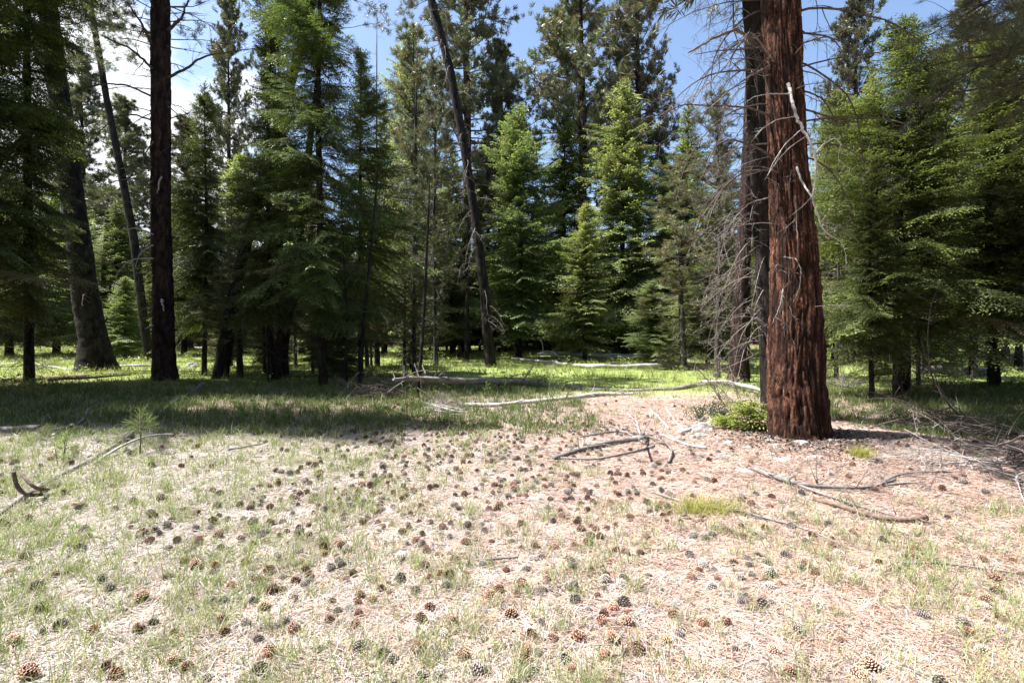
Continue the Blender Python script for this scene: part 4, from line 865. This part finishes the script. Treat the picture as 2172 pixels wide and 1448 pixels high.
# long-needled pine seedling at left
g = gp(297, 962); root = empty('pine_seedling', g, 'little long-needled pine seedling beside the bleached branch at left', 'seedling')
b = MB(); b.tube(np.array([[0, 0, 0], [0.01, 0, .2], [0.0, 0, .5]]), [0.009, 0.007, 0.005], 6); b.build('stem', M['brown_wood'], root)
f_ = MB(); f_.sm = False
for z, n, el in ((.50, 60, 1.0), (.40, 60, .35), (.34, 50, .1)):
    for q in range(5 if z < .45 else 1):
        az = q*1.26+U(-.3, .3); T = tuft_template(n//(1 if z > .45 else 2), 0.17, 0.004, 1.1); place(f_, T, 0, np.array([math.cos(az)*.08, math.sin(az)*.08, z]) if z < .45 else np.array([0, 0, z]), (math.cos(az), math.sin(az), el*(2 if z > .45 else 1)), 1.0)
f_.build('foliage', leaf_mat('seedling_pine_needles', (0.08, 0.12, 0.04), (0.17, 0.23, 0.08), 0.3), root)
for k, (px, py) in enumerate([(120, 985), (135, 975), (800, 880), (870, 870), (1030, 845), (1052, 838), (1165, 838), (1190, 835), (545, 905), (560, 895), (700, 912), (1072, 842), (1210, 832), (1250, 836), (860, 890)]):
    shrub(px, py, 'small leafy weed standing in the grass at the shade edge', 60, .05, .42, 'cover', .035, 'weed_plant', 2)
    bpy.context.scene.collection.objects[-1]
wl = sorted([o for o in col.objects if o.name.startswith('weed_plant')], key=lambda o: o.location.x/o.location.y)
for o, q in zip(wl, 'first second third fourth fifth sixth seventh eighth ninth tenth eleventh twelfth thirteenth fourteenth fifteenth'.split()):
    tag(o, '%s from the left of the small leafy weeds at the shade edge' % q, 'weed', 'weeds at the edge of the shade')

# ------------------------------------------------------------------ pine cones
def cone_mesh(gi, seed, ln=0.088, wd=0.078):
    r0 = np.random.default_rng(seed); mb = MB(); mb.sm = False; ns_ = 86
    th = np.linspace(0, 2*np.pi, 8, endpoint=False); zz = np.linspace(0, 1, 7)
    prof = lambda u: np.sin(np.pi*np.clip(u*0.93+0.05, 0, 1))**0.75*(1-0.35*u)
    V = np.array([[math.cos(a)*wd*0.22*prof(u), math.sin(a)*wd*0.22*prof(u), u*ln*0.92] for u in zz for a in th])
    i = np.arange(6)[:, None]*8; j = np.arange(8)[None, :]; j2 = (j+1) % 8
    mb.add(V, np.stack([i+j, i+j2, i+8+j2, i+8+j], -1), m=0)
    for k in range(ns_):
        u = (k+0.5)/ns_; a = k*2.39996+r0.normal()*0.05; R0 = wd*0.5*prof(u)*r0.uniform(.9, 1.08); z0 = u*ln*0.88
        rise = (-0.15+1.15*u)*R0*0.8+0.002; out = np.array([math.cos(a), math.sin(a), 0]); sd_ = np.array([-math.sin(a), math.cos(a), 0]); up = np.array([0, 0, 1.])
        w1 = 0.0085*(0.5+0.6*prof(u)); th_ = 0.0032
        b0 = out*R0*0.3+up*z0; e = out*R0+up*(z0+rise)
        tip = e+out*0.004+up*(0.0015)
        P = np.array([b0-sd_*0.002, b0+sd_*0.002, e+sd_*w1-up*th_*.3, e-sd_*w1-up*th_*.3, e+up*th_, tip-up*th_*0.6, tip+sd_*w1*0.4, tip-sd_*w1*0.4])
        mb.add(P, [[0, 1, 2, 3]], [[0, 4, 1], [1, 4, 2], [0, 3, 4]], 0)
        mb.add(P, None, [[4, 3, 7], [4, 7, 6], [4, 6, 2], [7, 3, 5], [6, 5, 2], [7, 5, 6], [3, 2, 5]], 1)
    return mb
protos = []; CG = {}
for gi in (0, 1):
    for s_ in range(3):
        mb = cone_mesh(gi, s_+5*gi, 0.088-0.004*s_, 0.080+0.003*s_); protos.append((mb, gi))
HAND = [(26,1217,0),(79,1250,1),(52,1188,1),(388,1197,0),(416,1209,0),(523,1200,0),(300,1276,0),(570,1393,0),(549,1428,1),(470,1321,0),(523,1328,1),(575,1260,0),(559,1293,0),(131,1331,1),(59,1440,0),(247,1440,0),(571,1214,0),(328,1126,1),(319,1150,0),(302,1136,0),(535,1115,1),(634,1136,1),
 (954,1228,0),(964,1191,0),(902,1205,0),(850,1188,1),(891,1383,0),(1081,1309,0),(959,1324,0),(893,1319,0),(1116,1385,0),(1173,1359,0),(1226,1359,0),(1295,1364,0),(1409,1367,0),(1330,1326,0),(1278,1307,0),(1321,1286,1),(1351,1386,0),(1130,1190,1),(1176,1165,0),(1383,1155,0),(1428,1311,0),(1131,1428,1),(931,1437,1),(1016,1430,1),(809,1252,0),
 (1541,1131,0),(1755,1191,0),(1652,1243,0),(1617,1290,1),(1641,1388,0),(1843,1421,0),(1821,1440,0),(2056,1348,0),(2123,1317,0),(2107,1231,0),(2114,1255,0),(1938,1169,0),(1697,1345,1),(1496,1145,1),(1472,1143,1),(1310,1010,0),(1284,860,0),(1504,978,0),(1216,1035,0),(1090,1040,0),(1395,988,0)]
pts = [(gp(a, b), c) for a, b, c in HAND]
def cdens(x, y):
    d = 6.5*math.exp(-((x+0.6+0.1*(y-5))**2/(2*1.5**2)+(y-5.6)**2/(2*1.5**2))) + 4.0*math.exp(-((x-0.3)**2/(2*1.6**2)+(y-3.2)**2/(2*1.0**2))) + 2.5*math.exp(-((x-0.8)**2/10+(y-8)**2/4)) + 2.4
    if x < -2.6: d *= 0.45
    if x > 1.9: d *= 0.6 if y < 5 else 0.3
    if y > 8.5: d *= 0.35
    return d
while len(pts) < 1350:
    y = math.sqrt(U(1.9**2, 10.8**2)); x = U(-1, 1)*(y*1.12+0.1)
    if (x-BX)**2+(y-BY)**2 < 1.0: continue
    if x < -4.5 and y > 7.5: continue
    clump = 0.35+float(vn(x*2.2, y*2.2, 7.7))**2*2.2
    if U(0, 11) < cdens(x, y)*clump and min((p[0]-x)**2+(p[1]-y)**2 for p, _ in pts) > 0.0035: pts.append((np.array([x, y, float(tz(x, y))]), int(U(0, 1) < 0.45)))
hk = {id(q[0]) for q in pts[:len(HAND)]}; pts.sort(key=lambda q: q[0][1]); HI = {i for i, q in enumerate(pts) if id(q[0]) in hk}
built = {}
rest = MB(); rest.sm = False
from mathutils import Euler
for i, (p, gi) in enumerate(pts):
    k = int(U(0, 3))+3*gi; mb = protos[k][0]
    upright = U(0, 1) < 0.35
    e = Euler((R_(U(60, 120)) if not upright else R_(U(15, 60)), R_(U(-25, 25)), U(0, 6.28))); s = U(0.82, 1.08) if i in HI else U(0.55, 0.95)
    Rm = np.array(e.to_matrix())
    loc = p+np.array([0, 0, U(0.014, 0.034)*s])-Rm@np.array([0, 0, 0.04*s])
    if i < 296:
        if k not in built: o = mb.build('pine_cone', CM[2*gi:2*gi+2]); built[k] = o
        else: o = built[k].copy(); col.objects.link(o)
        o.location = loc; o.rotation_euler = e; o.scale = (s, s*U(.8, 1.05), s*U(0.7, 1.1))
        px = HX+p[0]/p[1]*F; py = HY+(CH-p[2])/p[1]*F
        hz = 'far left' if px < 430 else 'left' if px < 870 else 'middle' if px < 1300 else 'right' if px < 1740 else 'far right'
        row = 'bottom' if py > 1330 else 'second' if py > 1220 else 'third' if py > 1130 else 'fourth'
        CG.setdefault((gi, hz, row), []).append((px, o))
    else:
        for V, in zip(mb.v):
            pass
        V = np.vstack(mb.v)@Rm.T*s+loc
        q = np.vstack(mb.q); t = np.vstack(mb.t)
        rest.add(V, q, None, np.concatenate(mb.qm)+2*gi); 
        rest.t.append(t+rest.n-len(V)); rest.tm.append(np.concatenate(mb.tm)+2*gi)
ORD = 'first second third fourth fifth sixth seventh eighth ninth tenth eleventh twelfth thirteenth fourteenth fifteenth sixteenth seventeenth eighteenth nineteenth twentieth'.split() + ['twenty-'+q for q in 'first second third fourth fifth sixth seventh eighth ninth'.split()] + ['thirtieth'] + ['thirty-'+q for q in 'first second third fourth fifth sixth seventh eighth ninth'.split()]
for (gi, hz, row), L_ in CG.items():
    L_.sort(key=lambda q: q[0]); c = 'brown' if gi == 0 else 'grey'
    for q, (px, o) in enumerate(L_):
        tag(o, '%s %s cone from the left in the %s row of litter, %s part' % (ORD[min(q, 38)], c, row, hz), 'pine cone', '%s cones in the %s row, %s part' % (c, row, hz))
o = rest.build('pine_cones', CM); tag(o, 'many small pine cones scattered over the needles farther back', 'pine cones', kind='stuff')

# ------------------------------------------------------------------ ground cover: needles, grass, meadow, leaves
def scatter(n, y0, y1, f, half=1.16, power=2.0):
    """n random ground points, denser towards the camera; f(x,y) keeps with that probability"""
    y = (U(y0**(2-power+1e-6), y1**(2-power+1e-6), n))**(1/(2-power+1e-6)) if power != 2.0 else y0*np.exp(U(0, math.log(y1/y0), n))
    x = U(-1, 1, n)*(y*half+0.3); k = U(0, 1, n) < f(x, y); return x[k], y[k]
def fallen_needles():
    mb = MB(); mb.sm = False
    def dens(x, y): 
        d = np.clip(0.62+0.20*(x+1.0)+1.2*(fbm(x*0.9, y*0.9, 5.5, 3)-0.5), 0.30, 1)*(1-sm(10.5, 12.5, y))*(1-0.75*sm(7.4, 8.4, y)*(1-sm(0, 1.5, x)))
        return d
    x, y = scatter(330000, 1.7, 12.5, dens, 1.16, 1.4); n = len(x); z = tz(x, y)+U(0.002, 0.022, n)
    a = U(0, 6.283, n); ln = U(0.07, 0.17, n); D = np.stack([np.cos(a), np.sin(a), rng.normal(0, 0.09, n)], 1)
    bend = unit(np.stack([-np.sin(a), np.cos(a), np.zeros(n)], 1)); P = np.stack([x, y, z], 1); c = (U(-.12, .12, n)*ln)[:, None]; wd = (0.0005+0.00055*y)[:, None]*U(0.7, 1.2, n)[:, None]
    A = P-D*ln[:, None]/2; B = P+bend*c; C = P+D*ln[:, None]/2
    mi = np.where(U(0, 1, n) < np.clip(0.48+0.13*x, 0.08, 0.75), 0, 1)
    mi = np.where(U(0, 1, n) < 0.24, 2, mi); up = np.array([0, 0, 1.0]); S = bend*wd
    mb.quads(np.stack([A, B-S, B+S, A+S*0.6], 1), mi); mb.quads(np.stack([B-S, C, C+S*0.6, B+S], 1), mi)
    o = mb.build('fallen_needles', [M['needle_a'], M['needle_b'], M['needle_c']]); tag(o, 'layer of fallen orange and grey pine needles over the open ground', 'pine needles', kind='stuff')
fallen_needles()
def twig_litter():
    mb = MB(); mb.sm = False
    x, y = scatter(15000, 1.7, 12.5, lambda a, b: np.clip(0.30+0.05*a+1.5*(fbm(a*0.8, b*0.8, 9.5, 3)-0.5), 0.04, 1)); n = len(x)
    a = U(0, 6.283, n); ln = U(0.02, 0.16, n)**1.0; r_ = U(0.0012, 0.0042, n)*(0.8+0.07*y); D = np.stack([np.cos(a), np.sin(a), rng.normal(0, 0.12, n)], 1); D = unit(D); S = unit(np.cross(D, [0, 0, 1.])); Wn = np.cross(S, D)
    P = np.stack([x, y, tz(x, y)+r_+0.006], 1); M_ = P+D*(ln*0.5)[:, None]+S*(U(-.12, .12, n)*ln)[:, None]; E = P+D*ln[:, None]
    mi = rng.integers(0, 3, n); c3 = [(math.cos(q), math.sin(q)) for q in (0.5, 2.6, 4.7)]
    for A, B, ra, rb in ((P, M_, r_, r_), (M_, E, r_, r_*0.5)):
        for q in range(3):
            o1, o2 = c3[q], c3[(q+1) % 3]; f = lambda o, C, rr: C+(S*o[0]+Wn*o[1])*rr[:, None]
            mb.quads(np.stack([f(o1, A, ra), f(o2, A, ra), f(o2, B, rb), f(o1, B, rb)], 1), mi)
    # bark flakes and bits
    x, y = scatter(9000, 1.7, 12, lambda a, b: np.clip(0.35+0.1*a, 0.08, 0.9)); n = len(x)
    P = np.stack([x, y, tz(x, y)+U(.004, .012, n)], 1); a = U(0, 6.28, n); D = np.stack([np.cos(a), np.sin(a), np.zeros(n)], 1); mb.quads(kite(P, D, U(.012, .04, n), U(.008, .022, n), unit(np.stack([rng.normal(0, .4, n), rng.normal(0, .4, n), np.ones(n)], 1))), rng.integers(1, 4, n))
    n = 5200; a = U(0, 6.283, n); rr = 0.42+np.abs(rng.normal(0, 0.42, n)); x = BX+np.cos(a)*rr; y = BY+np.sin(a)*rr
    P = np.stack([x, y, tz(x, y)+U(.004, .03, n)], 1); a = U(0, 6.28, n); D = unit(np.stack([np.cos(a), np.sin(a), rng.normal(0, .3, n)], 1)); mb.quads(kite(P, D, U(.015, .06, n), U(.01, .03, n), unit(np.stack([rng.normal(0, .5, n), rng.normal(0, .5, n), np.ones(n)], 1))), rng.choice([1, 2, 3, 3], n))
    o = mb.build('twig_litter', [M['white_wood'], M['grey_wood'], M['brown_wood'], M['red_bark']]); tag(o, 'small broken twigs and bark flakes strewn over the needles', 'twig litter', kind='stuff')
twig_litter()
def blades(mb, x, y, h, wd, lean, mi, base=None, zoff=0.0):
    n = len(x); a = U(0, 6.283, n); l = lean*U(0.2, 1.2, n); D = np.stack([np.cos(a)*l, np.sin(a)*l, np.ones(n)], 1); D = unit(D)
    z = tz(x, y)+zoff; P = np.stack([x, y, z-0.005], 1); f = U(0, 6.283, n); S = np.stack([np.cos(f), np.sin(f), np.zeros(n)], 1)*(wd*0.5)[:, None]
    m1 = P+D*(h*0.55)[:, None]; tip = m1+unit(D+np.stack([np.cos(a)*l, np.sin(a)*l, -0.5*l], 1)*1.3)*(h*0.5)[:, None]
    mb.quads(np.stack([P-S, P+S, m1+S*0.8, m1-S*0.8], 1), mi)
    b = np.stack([m1-S*0.8, m1+S*0.8, tip], 1); mb.add(b.reshape(-1, 3), None, np.arange(3*n).reshape(n, 3), mi)
def clumpy(n, y0, y1, f, per, spread, half=1.16, power=2.0):
    x, y = scatter(n, y0, y1, f, half, power); k = rng.integers(max(2, int(per*0.3)), int(per*1.7), len(x)); s = U(0.5, 1.5, len(x))
    X = np.repeat(x, k); Y = np.repeat(y, k); S = np.repeat(s, k); q = rng.normal(size=(len(X), 2))*spread*S[:, None]
    return X+q[:, 0], Y+q[:, 1], S
def grass():
    mb = MB(); mb.sm = False
    def gd(x, y):
        g = 0.36-0.13*(x+0.4)+1.5*(fbm(x*1.9+3, y*1.9, 1.5, 3)-0.5)
        g = np.where((y > 7.6) & (x < 1.0), g*0.35, g); g = np.where((x > 1.2) & (y < 4.5), np.maximum(g, 0.28+1.2*(fbm(x*1.1, y*1.1, 8.5, 2)-0.5)), g)
        g = np.where((np.abs(x-BX+0.6) < 2.2) & (np.abs(y-BY+0.6) < 1.6), g*0.1, g); return np.clip(g, 0.015, 1)
    x, y, s = clumpy(12500, 1.7, 13.5, gd, 15, 0.028, 1.16, 1.6)
    n = len(x); h = U(0.05, 0.16, n)*s; mi = (U(0, 1, n) < 0.30).astype(int)
    blades(mb, x, y, h, 0.0020+0.0007*y, 0.6, mi)
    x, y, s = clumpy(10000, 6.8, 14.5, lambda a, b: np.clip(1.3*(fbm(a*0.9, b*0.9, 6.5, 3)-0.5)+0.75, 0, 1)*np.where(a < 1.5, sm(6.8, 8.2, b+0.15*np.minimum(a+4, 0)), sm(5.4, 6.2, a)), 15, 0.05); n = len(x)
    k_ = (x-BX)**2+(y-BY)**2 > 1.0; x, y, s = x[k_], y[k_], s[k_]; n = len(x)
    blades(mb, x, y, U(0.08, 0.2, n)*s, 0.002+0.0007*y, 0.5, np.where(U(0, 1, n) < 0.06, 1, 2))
    x, y = scatter(110000, 1.7, 13, lambda a, b: np.clip(gd(a, b)*1.1, .06, 1)); n = len(x)
    blades(mb, x, y, U(0.02, 0.085, n), 0.0014+0.0005*y, 0.9, (U(0, 1, n) < 0.45).astype(int))
    o = mb.build('grass', [M['grass'], M['grass_dry'], M['shade_grass']]); tag(o, 'thin light green grass growing through the litter', 'grass', kind='stuff')
    # meadow
    mb = MB(); mb.sm = False
    def md(x, y): return np.clip(1.2*(fbm(x*0.35, y*0.35, 2.5, 3)-0.5)+0.75, 0.1, 1)*np.where(y < 13.5, sm(10.5, 13.5, y), 1)*(1-sm(50, 58, y))
    x, y, s = clumpy(17000, 10.5, 56, md, 10, 0.10, 1.2, 1.25); n = len(x)
    h = U(0.09, 0.26, n)*s*np.where(y > 16, 1.15, 0.8); blades(mb, x, y, h, 0.003+0.00055*y, 0.45, (U(0, 1, n) < 0.10).astype(int))
    o = mb.build('meadow_grass', [M['meadow'], M['grass_dry']]); tag(o, 'bright green meadow grass in the clearing behind the logs', 'grass', kind='stuff')
    # low leafy cover
    mb = MB(); mb.sm = False
    x, y, s = clumpy(4200, 12, 60, lambda a, b: np.clip(2.2*(fbm(a*0.3+7, b*0.3, 4.5, 3)-0.42), 0, 1), 16, 0.16, 1.2, 1.2); n = len(x)
    P = np.stack([x, y, tz(x, y)+U(0.03, 0.30, n)*s], 1); D = unit(np.stack([rng.normal(size=n), rng.normal(size=n), rng.normal(0.1, .4, n)], 1)); mb.quads(kite(P, D, U(.06, .12, n)*(1+y*0.015), 0.05*(1+y*0.012), unit(np.stack([rng.normal(0, .5, n), rng.normal(0, .5, n), np.ones(n)], 1))))
    o = mb.build('ground_cover', [M['cover']]); tag(o, 'low leafy plants among the meadow grass and logs', 'ground cover', kind='stuff')
grass()
# tussock
g = gp(1492, 1085); mb = MB(); mb.sm = False; n = 900
x = g[0]+rng.normal(0, 0.17, n); y = g[1]+rng.normal(0, 0.09, n); blades(mb, x, y, U(0.08, 0.2, n), np.full(n, 0.004), 0.8, 0)
V = np.vstack(mb.v); mb2 = mb.build('grass_tussock', M['tussock']); tag(mb2, 'dense yellow-green grass tussock under the long thin branch', 'grass tussock')
n = 300; g = gp(1825, 970); mb = MB(); mb.sm = False; blades(mb, g[0]+rng.normal(0, .05, n), g[1]+rng.normal(0, .04, n), U(.08, .2, n), np.full(n, .005), .6, 0)
o = mb.build('grass_tussock', M['tussock']); tag(o, 'small olive grass tussock in the shade right of the red-barked pine', 'grass tussock')
for P in PROTO.values():
    if not P[3]: 
        for c in list(P[0].children): bpy.data.objects.remove(c)
        bpy.data.objects.remove(P[0])
